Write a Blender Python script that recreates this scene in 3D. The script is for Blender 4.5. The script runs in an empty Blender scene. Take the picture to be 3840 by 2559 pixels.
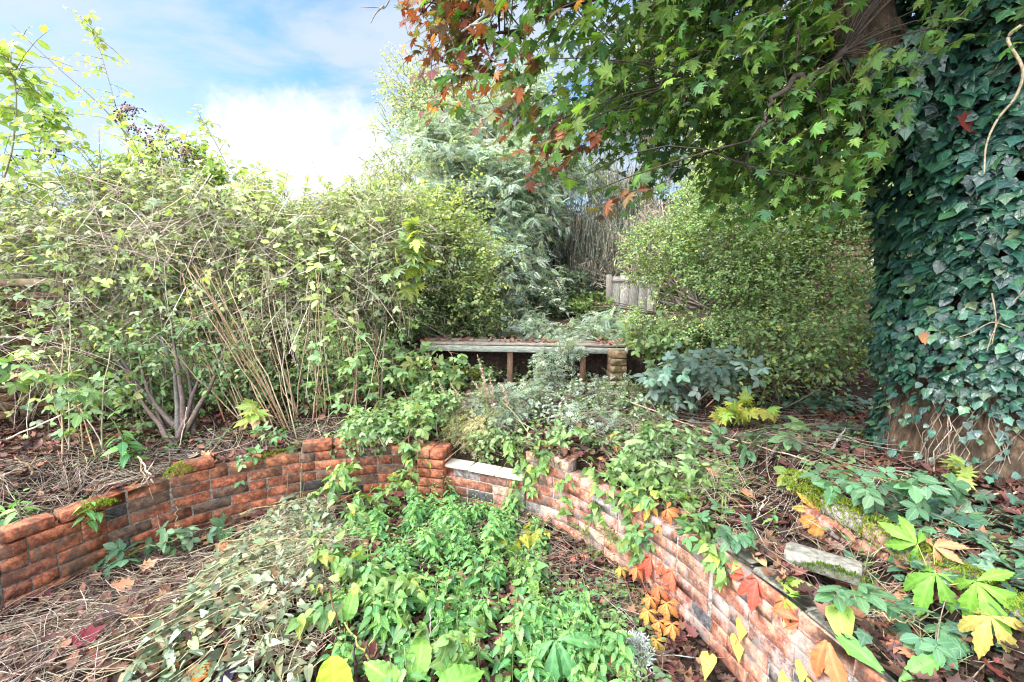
import bpy, bmesh, math
import numpy as np
from mathutils import Vector

scene = bpy.context.scene
COL = scene.collection
RNG = np.random.default_rng(20)
R = math.radians

# ------------------------------------------------------------------ camera, sky, sun, exposure
EYE = 1.7
FPX = 461.0
PITCH = math.atan(56.0 / FPX)
cam_d = bpy.data.cameras.new('camera')
cam_d.sensor_width = 36.0
cam_d.lens = 36.0 * FPX / 1024.0
cam_d.clip_start = 0.05
cam_d.clip_end = 2000.0
cam = bpy.data.objects.new('camera', cam_d)
COL.objects.link(cam)
cam.location = (0, 0, EYE)
cam.rotation_euler = (math.pi / 2 - PITCH, 0, 0)
scene.camera = cam

scene.view_settings.view_transform = 'Standard'
scene.view_settings.look = 'None'
scene.view_settings.gamma = 1.0
scene.view_settings.exposure = 2.5
scene.cycles.max_bounces = 8
scene.cycles.diffuse_bounces = 5
scene.cycles.glossy_bounces = 2
scene.cycles.transmission_bounces = 4
scene.cycles.transparent_max_bounces = 4
scene.cycles.use_denoising = True
scene.cycles.denoiser = 'OPENIMAGEDENOISE'
scene.cycles.denoising_input_passes = 'RGB_ALBEDO_NORMAL'
scene.cycles.filter_width = 1.15
scene.cycles.sample_clamp_indirect = 6.0

SUN_EL = R(46)
SUN_AZ = R(-112)          # measured from +y towards +x; negative = to the left
SUN_DIR = np.array([math.sin(SUN_AZ) * math.cos(SUN_EL), math.cos(SUN_AZ) * math.cos(SUN_EL), math.sin(SUN_EL)])
sun_d = bpy.data.lights.new('sun', 'SUN')
sun_d.energy = 1.5
sun_d.angle = R(16)
sun_d.color = (1.0, 0.97, 0.92)
sun = bpy.data.objects.new('sun', sun_d)
COL.objects.link(sun)
sun.rotation_euler = Vector(-SUN_DIR).to_track_quat('-Z', 'Y').to_euler()


def unit0(v):
    return v / np.linalg.norm(v)


def raydir(X, Y):
    """direction through a pixel of the 3840-wide photograph"""
    px, py = X / 3.75, Y / 3.75
    a, b = px - 512.0, py - 341.2
    c, s = math.cos(PITCH), math.sin(PITCH)
    return np.array([a, FPX * c - b * s, -(FPX * s + b * c)])


def at(X, Y, depth):
    d = raydir(X, Y)
    return np.array([0, 0, EYE]) + d * (depth / d[1])


def gp(X, Y, z):
    d = raydir(X, Y)
    return np.array([0, 0, EYE]) + d * ((z - EYE) / d[2])


class Nodes:
    def __init__(self, tree):
        self.t = tree
        tree.nodes.clear()

    def n(self, kind, **kw):
        nd = self.t.nodes.new(kind)
        for k, v in kw.items():
            if k.startswith('i_'):
                nd.inputs[int(k[2:])].default_value = v
            else:
                setattr(nd, k, v)
        return nd

    def l(self, a, b):
        self.t.links.new(a, b)

    def math(self, op, a, b=None, c=None, clamp=False):
        m = self.n('ShaderNodeMath', operation=op, use_clamp=clamp)
        for i, v in enumerate((a, b, c)):
            if v is None:
                continue
            if isinstance(v, (int, float)):
                m.inputs[i].default_value = v
            else:
                self.l(v, m.inputs[i])
        return m.outputs[0]

    def mix(self, fac, a, b, blend='MIX'):
        m = self.n('ShaderNodeMix', data_type='RGBA', blend_type=blend)
        for i, v in ((0, fac), (6, a), (7, b)):
            if isinstance(v, (int, float)):
                m.inputs[i].default_value = v
            elif isinstance(v, tuple):
                m.inputs[i].default_value = (*v, 1.0)
            else:
                self.l(v, m.inputs[i])
        return m.outputs[2]

    def ramp(self, fac, lo, hi):
        m = self.n('ShaderNodeMapRange', interpolation_type='SMOOTHSTEP')
        self.l(fac, m.inputs[0])
        m.inputs[1].default_value = lo
        m.inputs[2].default_value = hi
        return m.outputs[0]

    def noise(self, vec, scale, detail=4.0, rough=0.55, dist=0.0):
        m = self.n('ShaderNodeTexNoise')
        m.inputs['Scale'].default_value = scale
        m.inputs['Detail'].default_value = detail
        m.inputs['Roughness'].default_value = rough
        m.inputs['Distortion'].default_value = dist
        if vec is not None:
            self.l(vec, m.inputs['Vector'])
        return m.outputs[0]


world = bpy.data.worlds.new('World')
scene.world = world
world.use_nodes = True
W = Nodes(world.node_tree)
sky = W.n('ShaderNodeTexSky', sky_type='NISHITA', sun_disc=False)
sky.sun_elevation = SUN_EL
sky.sun_rotation = SUN_AZ
sky.air_density = 1.0
sky.dust_density = 0.6
sky.ozone_density = 2.0
geo = W.n('ShaderNodeTexCoord')
sep = W.n('ShaderNodeSeparateXYZ')
W.l(geo.outputs['Generated'], sep.inputs[0])
zc = W.math('ADD', W.math('MAXIMUM', sep.outputs[2], 0.0), 0.22)
comb = W.n('ShaderNodeCombineXYZ')
W.l(W.math('DIVIDE', sep.outputs[0], zc), comb.inputs[0])
W.l(W.math('DIVIDE', sep.outputs[1], zc), comb.inputs[1])
rot = W.n('ShaderNodeMapping')
rot.inputs['Rotation'].default_value = (0, 0, R(-28))
rot.inputs['Scale'].default_value = (1.0, 1.7, 1.0)
W.l(comb.outputs[0], rot.inputs[0])
wisp = W.ramp(W.noise(rot.outputs[0], 1.5, 9.0, 0.60, 0.35), 0.34, 0.57)
fine = W.noise(geo.outputs['Generated'], 7.0, 9.0, 0.62)


def lobe(X, Y, lo, hi, amt):
    d = raydir(X, Y)
    d = d / np.linalg.norm(d)
    v = W.n('ShaderNodeVectorMath', operation='DOT_PRODUCT')
    W.l(geo.outputs['Generated'], v.inputs[0])
    v.inputs[1].default_value = tuple(d)
    s = W.math('ADD', v.outputs['Value'], W.math('MULTIPLY', W.math('SUBTRACT', fine, 0.5), amt))
    return W.ramp(s, lo, hi)


cum = W.math('MAXIMUM', lobe(1130, 745, 0.978, 0.993, 0.05), lobe(1400, 760, 0.978, 0.993, 0.05))
cum = W.math('MAXIMUM', cum, lobe(800, 830, 0.982, 0.995, 0.04))
left = W.math('MULTIPLY', lobe(20, 560, 0.92, 1.0, 0.05), 0.65)
low = W.math('SUBTRACT', 1.0, W.ramp(sep.outputs[2], -0.05, 0.22))
mask = W.math('MAXIMUM', W.math('MAXIMUM', cum, left), W.math('MAXIMUM', W.math('MULTIPLY', wisp, 0.85), low))
SKY_K = 0.058
blue = W.mix(1.0, sky.outputs[0], (SKY_K * 0.70, SKY_K * 0.92, SKY_K * 1.14), 'MULTIPLY')
white = W.mix(cum, (0.140, 0.158, 0.177), (0.200, 0.206, 0.21))
# unseen bright area added to the sky behind the camera as soft fill
sv = W.n('ShaderNodeVectorMath', operation='DOT_PRODUCT')
W.l(geo.outputs['Generated'], sv.inputs[0]); sv.inputs[1].default_value = tuple(unit0(SUN_DIR + np.array([.25, -.55, .2])))
sky_fill = W.ramp(sv.outputs['Value'], 0.05, 0.95)
white = W.mix(sky_fill, white, (1.42, 1.46, 1.52))
mask = W.math('MAXIMUM', mask, sky_fill)
skycol = W.mix(mask, blue, white)
bg = W.n('ShaderNodeBackground')
bg.inputs['Strength'].default_value = 1.0
W.l(skycol, bg.inputs[0])
wo = W.n('ShaderNodeOutputWorld')
W.l(bg.outputs[0], wo.inputs[0])


# ------------------------------------------------------------------ small numpy toolkit
def unit(v):
    return v / (np.linalg.norm(v, axis=-1, keepdims=True) + 1e-9)


def rnd(n, lo=0.0, hi=1.0):
    return RNG.uniform(lo, hi, n)


def ss(a, b, x):
    t = np.clip((x - a) / (b - a), 0, 1)
    return t * t * (3 - 2 * t)


def _hash(i, j, k, seed):
    h = (i * 374761393 + j * 668265263 + k * 2147483647 + seed * 974711) & 0xFFFFFFFF
    h = ((h ^ (h >> 13)) * 1274126177) & 0xFFFFFFFF
    return ((h ^ (h >> 16)) & 0xFFFF) / 65535.0


def vnoise(p, scale=1.0, seed=0):
    p = np.asarray(p, dtype=np.float64) * scale
    i0 = np.floor(p).astype(np.int64)
    f = p - i0
    f = f * f * (3 - 2 * f)
    out = 0
    for dx in (0, 1):
        for dy in (0, 1):
            for dz in (0, 1):
                w = (f[..., 0] if dx else 1 - f[..., 0]) * (f[..., 1] if dy else 1 - f[..., 1]) * (f[..., 2] if dz else 1 - f[..., 2])
                out = out + w * _hash(i0[..., 0] + dx, i0[..., 1] + dy, i0[..., 2] + dz, seed)
    return out


def pal(n, colors, jit=0.18, weights=None):
    c = np.array(colors, dtype=np.float64)
    w = None if weights is None else np.array(weights) / np.sum(weights)
    idx = RNG.choice(len(c), n, p=w)
    j2 = RNG.choice(len(c), n, p=w)
    a = rnd(n, 0, 0.45)[:, None]
    out = c[idx] * (1 - a) + c[j2] * a
    return out * (1 + RNG.normal(0, jit, (n, 1)).clip(-.5, .6)) * (1 + RNG.normal(0, 0.06, (n, 3)))


class MB:
    """gathers triangles with a per-vertex colour and leaf coordinate, links them as one mesh object"""

    def __init__(self):
        self.v, self.f, self.c, self.u, self.n = [], [], [], [], 0

    def add(self, v, f, c, u=None):
        v = np.asarray(v, dtype=np.float32).reshape(-1, 3)
        f = np.asarray(f, dtype=np.int32).reshape(-1, 3)
        c = np.asarray(c, dtype=np.float32)
        if c.ndim == 1:
            c = np.repeat(c[None], len(v), 0)
        if u is None:
            u = np.zeros((len(v), 2), dtype=np.float32)
        self.v.append(v); self.f.append(f + self.n); self.c.append(c.clip(0, 1)); self.u.append(np.asarray(u, dtype=np.float32))
        self.n += len(v)

    def inst(self, T, pos, d, nrm, size, col, wid=None):
        """copies of a leaf template T=(verts, tris, uv)"""
        tv, tf, tu = T[0], T[1], T[2]
        d = unit(d)
        s = unit(np.cross(d, nrm))
        nn = np.cross(s, d)
        size = np.broadcast_to(np.asarray(size, dtype=np.float64), (len(pos),))
        w = size if wid is None else size * wid
        V = pos[:, None, :] + tv[None, :, 0:1] * (s * w[:, None])[:, None, :] + tv[None, :, 1:2] * (d * size[:, None])[:, None, :] \
            + tv[None, :, 2:3] * (nn * size[:, None])[:, None, :]
        F = tf[None] + (np.arange(len(pos)) * len(tv))[:, None, None]
        C = np.repeat(col[:, None, :], len(tv), 1)
        if len(T) > 3:
            C = C * T[3][None]
        self.add(V.reshape(-1, 3), F.reshape(-1, 3), C.reshape(-1, 3), np.tile(tu, (len(pos), 1)))

    def tubes(self, P, Rd, col, k=4):
        """N tubes through M points: P (N,M,3), Rd (N,M) or (M,), col (N,3) or (3,)"""
        P = np.asarray(P, dtype=np.float64)
        if P.ndim == 2:
            P = P[None]
        N, M, _ = P.shape
        Rd = np.asarray(Rd, dtype=np.float64)
        if Rd.ndim == 1 and len(Rd) != M:
            Rd = np.interp(np.linspace(0, 1, M), np.linspace(0, 1, len(Rd)), Rd)
        Rd = np.broadcast_to(Rd, (N, M))
        tg = unit(np.gradient(P, axis=1))
        ref = np.where(np.abs(tg[..., 2:3]) > .9, np.array([1.0, 0, 0]), np.array([0, 0, 1.0]))
        a = unit(np.cross(tg, ref)); b = np.cross(tg, a)
        th = np.arange(k) * 2 * math.pi / k
        ring = P[:, :, None, :] + Rd[:, :, None, None] * (np.cos(th)[None, None, :, None] * a[:, :, None, :] + np.sin(th)[None, None, :, None] * b[:, :, None, :])
        i, j = np.meshgrid(np.arange(M - 1), np.arange(k), indexing='ij')
        q0 = i * k + j; q1 = i * k + (j + 1) % k; q2 = q1 + k; q3 = q0 + k
        f = np.concatenate([np.stack([q0, q1, q2], -1).reshape(-1, 3), np.stack([q0, q2, q3], -1).reshape(-1, 3)])
        e = (M - 1) * k
        caps = [[e, e + m, e + m + 1] for m in range(1, k - 1)] + [[0, m + 1, m] for m in range(1, k - 1)]
        f = np.concatenate([f, np.array(caps, dtype=int).reshape(-1, 3)])
        F = f[None] + (np.arange(N) * M * k)[:, None, None]
        c = np.asarray(col, dtype=np.float64)
        if c.ndim == 1:
            c = np.repeat(c[None], N, 0)
        C = np.repeat(c, M * k, 0)
        self.add(ring.reshape(-1, 3), F.reshape(-1, 3), C)

    def build(self, name, mat, parent=None, smooth=False):
        V = np.concatenate(self.v); F = np.concatenate(self.f); C = np.concatenate(self.c); U = np.concatenate(self.u)
        me = bpy.data.meshes.new(name)
        me.vertices.add(len(V)); me.vertices.foreach_set('co', V.ravel())
        me.loops.add(F.size); me.loops.foreach_set('vertex_index', F.ravel())
        me.polygons.add(len(F))
        me.polygons.foreach_set('loop_start', np.arange(0, F.size, 3, dtype=np.int32))
        me.polygons.foreach_set('loop_total', np.full(len(F), 3, dtype=np.int32))
        if smooth:
            me.polygons.foreach_set('use_smooth', np.ones(len(F), dtype=bool))
        a = me.attributes.new('col', 'FLOAT_COLOR', 'POINT')
        a.data.foreach_set('color', np.concatenate([C, np.ones((len(C), 1), dtype=np.float32)], 1).ravel())
        b = me.attributes.new('luv', 'FLOAT_VECTOR', 'POINT')
        b.data.foreach_set('vector', np.concatenate([U, np.zeros((len(U), 1), dtype=np.float32)], 1).ravel())
        me.update(); me.validate()
        me.materials.append(mat)
        o = bpy.data.objects.new(name, me)
        COL.objects.link(o)
        if parent is not None:
            o.parent = parent
            o.matrix_parent_inverse.identity()
            loc = np.array(parent.location)
            if np.abs(loc).sum() > 0:
                V2 = V - loc.astype(np.float32)
                me.vertices.foreach_set('co', V2.ravel()); me.update()
        return o


def tag(o, label, cat, group=None, kind=None):
    if label: o['label'] = label
    if cat: o['category'] = cat
    if group: o['group'] = group
    if kind: o['kind'] = kind
    return o


def thing(name, label, cat, loc=(0, 0, 0), group=None):
    o = bpy.data.objects.new(name, None)
    o.empty_display_size = 0.1
    COL.objects.link(o)
    o.location = [float(x) for x in loc]
    return tag(o, label, cat, group)


def dup(root, loc, rz=0.0, scale=1.0, label=None, group=None, tilt=(0, 0)):
    r = root.copy(); COL.objects.link(r)
    r.location = [float(x) for x in loc]; r.rotation_euler = (tilt[0], tilt[1], rz); r.scale = (scale,) * 3
    if label: r['label'] = label
    if group: r['group'] = group
    for ch in list(root.children):
        c = ch.copy(); COL.objects.link(c); c.parent = r
        for g in ch.children:
            d = g.copy(); COL.objects.link(d); d.parent = c
    return r


# ------------------------------------------------------------------ materials
def leaf_mat(name, rough=0.5, spec=0.35, trans=0.35, vein=0.0, veink=7.0, spots=0.0, warm=(1.25, 1.25, 0.55)):
    m = bpy.data.materials.new(name); m.use_nodes = True
    N = Nodes(m.node_tree)
    at_ = N.n('ShaderNodeAttribute', attribute_name='col')
    g = N.n('ShaderNodeNewGeometry')
    c = at_.outputs['Color']
    nz = N.noise(g.outputs['Position'], 38.0, 2.0)
    c = N.mix(0.35, c, N.mix(1.0, c, N.mix(nz, (0.35, 0.35, 0.35), (1.65, 1.65, 1.65)), 'MULTIPLY'))
    if vein > 0:
        lu = N.n('ShaderNodeAttribute', attribute_name='luv')
        sp = N.n('ShaderNodeSeparateXYZ'); N.l(lu.outputs['Vector'], sp.inputs[0])
        au = N.math('ABSOLUTE', sp.outputs[0])
        mid = N.math('SUBTRACT', 1.0, N.ramp(au, 0.012, 0.06))
        fr = N.math('FRACT', N.math('MULTIPLY', N.math('SUBTRACT', sp.outputs[1], N.math('MULTIPLY', au, 0.9)), veink))
        side = N.math('SUBTRACT', 1.0, N.ramp(N.math('ABSOLUTE', N.math('SUBTRACT', fr, 0.5)), 0.03, 0.17))
        v = N.math('MAXIMUM', mid, N.math('MULTIPLY', side, 0.5))
        pale = N.mix(1.0, c, (1.7, 1.6, 1.6), 'MULTIPLY')
        c = N.mix(N.math('MULTIPLY', v, vein), c, pale)
    if spots > 0:
        vo = N.noise(g.outputs['Position'], 160.0, 2.0)
        c = N.mix(N.math('MULTIPLY', N.ramp(vo, 0.62, 0.72), spots), c, (0.10, 0.06, 0.03))
    p = N.n('ShaderNodeBsdfPrincipled')
    N.l(c, p.inputs['Base Color'])
    p.inputs['Roughness'].default_value = rough
    p.inputs['Specular IOR Level'].default_value = spec
    if vein > 0:
        bp = N.n('ShaderNodeBump'); bp.inputs['Strength'].default_value = 0.35; bp.inputs['Distance'].default_value = 0.004
        N.l(v, bp.inputs['Height']); bp.invert = True
        N.l(bp.outputs[0], p.inputs['Normal'])
    t = N.n('ShaderNodeBsdfTranslucent')
    N.l(N.mix(1.0, c, warm, 'MULTIPLY'), t.inputs[0])
    mx = N.n('ShaderNodeMixShader'); mx.inputs[0].default_value = trans
    N.l(p.outputs[0], mx.inputs[1]); N.l(t.outputs[0], mx.inputs[2])
    out = N.n('ShaderNodeOutputMaterial'); N.l(mx.outputs[0], out.inputs[0])
    return m


def rough_mat(name, rough=0.85, spec=0.2, scale=25.0, amt=0.6, bump=0.3, tint2=None, t2scale=3.0, t2lo=0.55, t2hi=0.7, stretch=None, dist=0.01, dirt=0.0):
    m = bpy.data.materials.new(name); m.use_nodes = True
    N = Nodes(m.node_tree)
    at_ = N.n('ShaderNodeAttribute', attribute_name='col')
    g = N.n('ShaderNodeNewGeometry')
    vec = g.outputs['Position']
    if stretch:
        mp = N.n('ShaderNodeMapping'); mp.inputs['Scale'].default_value = stretch
        N.l(vec, mp.inputs[0]); vec = mp.outputs[0]
    nz = N.ramp(N.noise(vec, scale, 7.0, 0.7), 0.28, 0.72)
    c = at_.outputs['Color']
    c = N.mix(amt, c, N.mix(1.0, c, N.mix(nz, (0.1, 0.1, 0.1), (1.9, 1.9, 1.9)), 'MULTIPLY'))
    if tint2:
        n2 = N.ramp(N.noise(g.outputs['Position'], t2scale, 7.0, 0.65), t2lo, t2hi)
        c = N.mix(N.math('MULTIPLY', n2, 0.85), c, tint2)
    if dirt:
        dn = N.ramp(N.noise(g.outputs['Position'], 5.0, 8.0, 0.7), 0.45, 0.66)
        c = N.mix(N.math('MULTIPLY', dn, dirt), c, (0.055, 0.048, 0.038))
    p = N.n('ShaderNodeBsdfPrincipled')
    N.l(c, p.inputs['Base Color'])
    p.inputs['Roughness'].default_value = rough
    p.inputs['Specular IOR Level'].default_value = spec
    bp = N.n('ShaderNodeBump'); bp.inputs['Strength'].default_value = bump; bp.inputs['Distance'].default_value = dist
    N.l(nz, bp.inputs['Height']); N.l(bp.outputs[0], p.inputs['Normal'])
    out = N.n('ShaderNodeOutputMaterial'); N.l(p.outputs[0], out.inputs[0])
    return m


M_LEAF = leaf_mat('leaf_soft', 0.5, 0.3, 0.45)
M_VEIN = leaf_mat('leaf_veined', 0.5, 0.3, 0.40, 0.55, 7.0)
M_MAPLE = leaf_mat('leaf_maple', 0.5, 0.3, 0.45, 0.5, 5.0)
M_IVY = leaf_mat('leaf_ivy', 0.34, 0.6, 0.08, 0.7, 4.0)
M_CREEP = leaf_mat('leaf_creeper', 0.5, 0.25, 0.35, 0.5, 6.0, 0.4, (1.1, 1.0, 0.7))
M_SPOT = leaf_mat('leaf_spotted', 0.55, 0.25, 0.35, 0.4, 6.0, 0.8)
M_DRY = leaf_mat('leaf_dry', 0.75, 0.2, 0.15, 0.2, 6.0, 0.2, (1.1, 0.95, 0.7))
M_TWIG = rough_mat('twig_bark', 0.85, 0.2, 60.0, 0.5, 0.2)
M_BARK = rough_mat('tree_bark', 0.9, 0.2, 26.0, 0.9, 1.0, (0.22, 0.20, 0.16), 9.0, 0.56, 0.72, (1, 1, .25), 0.04, dirt=.5)
M_SOIL = rough_mat('soil', 0.95, 0.15, 30.0, 0.8, 0.9, dist=0.03)
M_BRICK = rough_mat('brick_face', 0.9, 0.2, 60.0, 0.8, 0.5, (0.30, 0.25, 0.20), 6.0, 0.56, 0.80, dirt=0.65)
M_OLDBRICK = rough_mat('brick_face_limed', 0.85, 0.25, 40.0, 0.7, 0.7, (0.33, 0.29, 0.275), 9.0, 0.46, 0.68, dist=0.008, dirt=0.55)


def brick_mat(name, lime, lime_lo, lime_hi, dirt):
    m = bpy.data.materials.new(name); m.use_nodes = True
    N = Nodes(m.node_tree)
    at_ = N.n('ShaderNodeAttribute', attribute_name='col')
    g = N.n('ShaderNodeNewGeometry'); pos = g.outputs['Position']
    mott = N.noise(pos, 24.0, 8.0, 0.75)
    speck = N.noise(pos, 150.0, 4.0, 0.7)
    c = N.mix(N.ramp(mott, 0.40, 0.62), N.mix(1.0, at_.outputs['Color'], (0.42, 0.40, 0.46), 'MULTIPLY'), N.mix(1.0, at_.outputs['Color'], (1.25, 1.25, 1.25), 'MULTIPLY'))
    c = N.mix(N.math('MULTIPLY', N.ramp(speck, 0.60, 0.68), 0.55), c, lime)
    c = N.mix(N.math('MULTIPLY', N.ramp(N.noise(pos, 95.0, 5.0, 0.7), 0.60, 0.66), 0.8), c, (0.03, 0.025, 0.022))
    c = N.mix(N.math('MULTIPLY', N.ramp(N.noise(pos, 8.0, 9.0, 0.75), lime_lo, lime_hi), 0.8), c, lime)
    c = N.mix(N.math('MULTIPLY', N.ramp(N.noise(pos, 4.0, 9.0, 0.75), 0.47, 0.62), dirt), c, (0.045, 0.042, 0.032))
    p = N.n('ShaderNodeBsdfPrincipled')
    N.l(c, p.inputs['Base Color']); p.inputs['Roughness'].default_value = 0.92; p.inputs['Specular IOR Level'].default_value = 0.15
    hgt = N.math('ADD', N.math('MULTIPLY', mott, 1.2), N.math('MULTIPLY', speck, 0.5))
    bp = N.n('ShaderNodeBump'); bp.inputs['Strength'].default_value = 0.5; bp.inputs['Distance'].default_value = 0.004
    N.l(hgt, bp.inputs['Height']); N.l(bp.outputs[0], p.inputs['Normal'])
    out = N.n('ShaderNodeOutputMaterial'); N.l(p.outputs[0], out.inputs[0])
    return m


M_BRICK = brick_mat('brick_face', (0.24, 0.21, 0.17), 0.58, 0.70, 0.75)
M_OLDBRICK = brick_mat('brick_face_limed', (0.36, 0.325, 0.31), 0.47, 0.62, 0.7)
M_MORTAR = rough_mat('mortar', 0.95, 0.1, 50.0, 0.8, 0.7)
M_STONE = rough_mat('stone', 0.85, 0.25, 35.0, 0.6, 0.5, (0.10, 0.11, 0.05), 7.0, 0.55, 0.7)
M_WOOD = rough_mat('weathered_timber', 0.85, 0.2, 14.0, 0.7, 0.4, stretch=(1.5, 14, 14))
M_BOARD = rough_mat('grey_boards', 0.85, 0.2, 14.0, 0.7, 0.4, stretch=(14, 14, 1.2))
M_RENDER = rough_mat('brown_wall', 0.9, 0.15, 9.0, 0.7, 0.3)
M_PAINT = rough_mat('white_paint', 0.6, 0.3, 30.0, 0.25, 0.1)
M_MOSS = leaf_mat('moss', 0.9, 0.1, 0.2)


# ------------------------------------------------------------------ leaf templates: verts (x across, y along, z up), tris, uv
def T_kite(w=0.28, peak=0.42, fold=0.08, bend=-0.08):
    v = np.array([[0, 0, 0], [w, peak, fold], [0, 1, bend], [-w, peak, fold]])
    return v, np.array([[0, 1, 2], [0, 2, 3]]), v[:, :2] * [1 / w * .3, 1]


def T_blade(prof, fold=0.12, bend=-0.15, serr=0.0, nser=0, wave=0.0):
    """a leaf from (t, half width) samples, with midrib, fold, bend and saw teeth"""
    pt = np.array(prof)
    if nser:
        ts = np.linspace(pt[0, 0], pt[-1, 0], nser * 2 + 1)
    else:
        ts = pt[:, 0]
    w = np.interp(ts, pt[:, 0], pt[:, 1])
    if nser:
        w[1::2] *= 1 - serr
    V, U = [], []
    for i, (t, h) in enumerate(zip(ts, w)):
        z = bend * t * t
        wz = wave * math.sin(i * 2.1)
        tt = t + (0.03 if nser and i % 2 == 0 else 0)
        V += [[-h, tt, z + fold * h / .3 * .3 + wz], [0, max(t, 0), z], [h, tt, z + fold * h / .3 * .3 - wz]]
        U += [[-h, t], [0, t], [h, t]]
    F = []
    for i in range(len(ts) - 1):
        a, b = 3 * i, 3 * i + 3
        F += [[a, a + 1, b + 1], [a, b + 1, b], [a + 1, a + 2, b + 2], [a + 1, b + 2, b + 1]]
    return np.array(V, dtype=float), np.array(F), np.array(U, dtype=float)


def T_palmate(pts, bend=-0.25, fold=0.0, cy=0.18):
    """half outline [(x, y, vein)] from base to tip, mirrored; star-shaped about (0, cy)"""
    half = [(x, y, vn) for x, y, vn in pts]
    full = half + [(-x, y, vn) for x, y, vn in reversed(half[:-1])]
    V = [[0, cy, 0]]; U = [[0, .3]]
    for x, y, vn in full:
        r2 = x * x + (y - cy) ** 2
        V.append([x, y, bend * r2 + fold * abs(x)])
        U.append([0.0 if vn else .22, 0.3 + math.sqrt(r2)])
    n = len(full)
    F = [[0, i + 1, i + 2] for i in range(n - 1)] + [[0, n, 1]]
    return np.array(V, dtype=float), np.array(F), np.array(U, dtype=float)


def T_merge(parts):
    """parts: (T, angle, scale, offset xyz, tilt)"""
    V, F, U, n = [], [], [], 0
    for T, ang, sc, off, tilt in parts:
        v = T[0] * sc
        c, s = math.cos(tilt), math.sin(tilt)
        v = np.stack([v[:, 0], v[:, 1] * c - v[:, 2] * s, v[:, 1] * s + v[:, 2] * c], 1)
        c, s = math.cos(ang), math.sin(ang)
        v = np.stack([v[:, 0] * c + v[:, 1] * s, -v[:, 0] * s + v[:, 1] * c, v[:, 2]], 1) + np.array(off)
        V.append(v); F.append(T[1] + n); U.append(T[2]); n += len(v)
    return np.concatenate(V), np.concatenate(F), np.concatenate(U)


T_SMALL = T_kite(0.30, 0.45)
T_NARROW = T_kite(0.13, 0.4, 0.02)
T_STRAND = T_kite(0.05, 0.4, 0.01, -.1)
T_OVAL = T_blade([(0, .02), (.2, .22), (.5, .3), (.8, .18), (1, 0.01)], .15, -.2)
T_NETTLE = T_blade([(0, .05), (.12, .24), (.35, .3), (.65, .2), (1, 0.0)], .12, -.3, .24, 7)
T_LEAFLET = T_blade([(0, .03), (.2, .25), (.5, .33), (.78, .22), (1, 0.0)], .1, -.18, .13, 8, .01)
T_CREEPL = T_blade([(0, .02), (.22, .09), (.55, .22), (.8, .14), (1, 0.0)], .30, -.55, .16, 7, .02)
T_HEART = T_blade([(-.16, .12), (-.05, .33), (.15, .36), (.45, .26), (.75, .12), (1, 0)], .15, -.25)
T_DOCK = T_blade([(0, .06), (.1, .2), (.3, .3), (.55, .31), (.8, .2), (1, 0.01)], .2, -.45, .04, 10, .02)
T_MAPLE = T_palmate([(.03, .02, 0), (.16, -.04, 0), (.36, -.02, 1), (.27, .12, 0), (.40, .19, 0), (.60, .24, 1), (.44, .32, 0), (.26, .36, 0), (.40, .50, 0), (.50, .70, 1),
                     (.34, .60, 0), (.17, .52, 0), (.22, .70, 0), (.13, .76, 0), (0, 1.0, 1)], -.38, -.06, .24)
T_IVY = T_palmate([(.05, .02, 0), (.26, -.06, 0), (.40, .08, 1), (.36, .24, 0), (.52, .44, 1), (.34, .52, 0), (.18, .74, 0), (0, 1.0, 1)], -.32, -.06, .16)
T_IVYS = T_palmate([(.05, .0, 0), (.32, -.02, 0), (.42, .18, 1), (.38, .42, 0), (.22, .75, 0), (0, 1.0, 1)], -.25, -.1, .2)
T_TRI = T_merge([(T_LEAFLET, 0, .62, (0, .36, 0), -.1), (T_LEAFLET, 1.25, .52, (0.02, .30, 0), -.1), (T_LEAFLET, -1.25, .52, (-.02, .30, 0), -.1)])
T_TRIL = T_merge([(T_OVAL, 0, .62, (0, .34, 0), -.1), (T_OVAL, 1.2, .52, (0.02, .28, 0), -.1), (T_OVAL, -1.2, .52, (-.02, .28, 0), -.1)])
T_CREEPER = T_merge([(T_CREEPL, a, s, (0.01 * math.sin(a), .02 * math.cos(a), 0), t) for a, s, t in
                     ((0, 1, .05), (.72, .9, -.12), (-.8, .93, -.3), (1.7, .66, -.4), (-1.85, .7, -.1))])
T_PINN = T_merge([(T_kite(.2, .45), sd * 1.1, .36 - .1 * t, (0, t, -.25 * t * t), -.15) for t in (.15, .3, .45, .6, .75, .88) for sd in (1, -1)]
                 + [(T_kite(.2, .45), 0, .26, (0, .95, -.25), -.3)])
T_MUG = T_merge([(T_kite(.14, .5), sd * .8, .45 - .15 * t, (0, t, -.1 * t * t), 0) for t in (.1, .35, .6) for sd in (1, -1)]
                + [(T_kite(.15, .4), 0, .4, (0, .65, -.05), 0)])
T_CURLED = T_palmate([(.04, 0, 0), (.3, .0, 1), (.28, .2, 0), (.46, .36, 1), (.3, .42, 0), (.38, .62, 1), (.18, .66, 0), (0, 1.0, 1)], .55, .25, .2)


# ------------------------------------------------------------------ the lie of the land
CTRL = np.array([(-3.05, -6), (-3.0, -1), (-2.9, 1.0), (-2.72, 1.9), (-2.5, 2.45), (-2.2, 2.92), (-1.75, 3.25), (-1.2, 3.45), (-.66, 3.49), (-.08, 3.26),
                 (.3, 3.05), (.62, 2.65), (.86, 2.2), (1.0, 1.75), (1.12, 1.25), (1.2, .8), (1.28, -1.0), (1.3, -6)], dtype=float)


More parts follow.
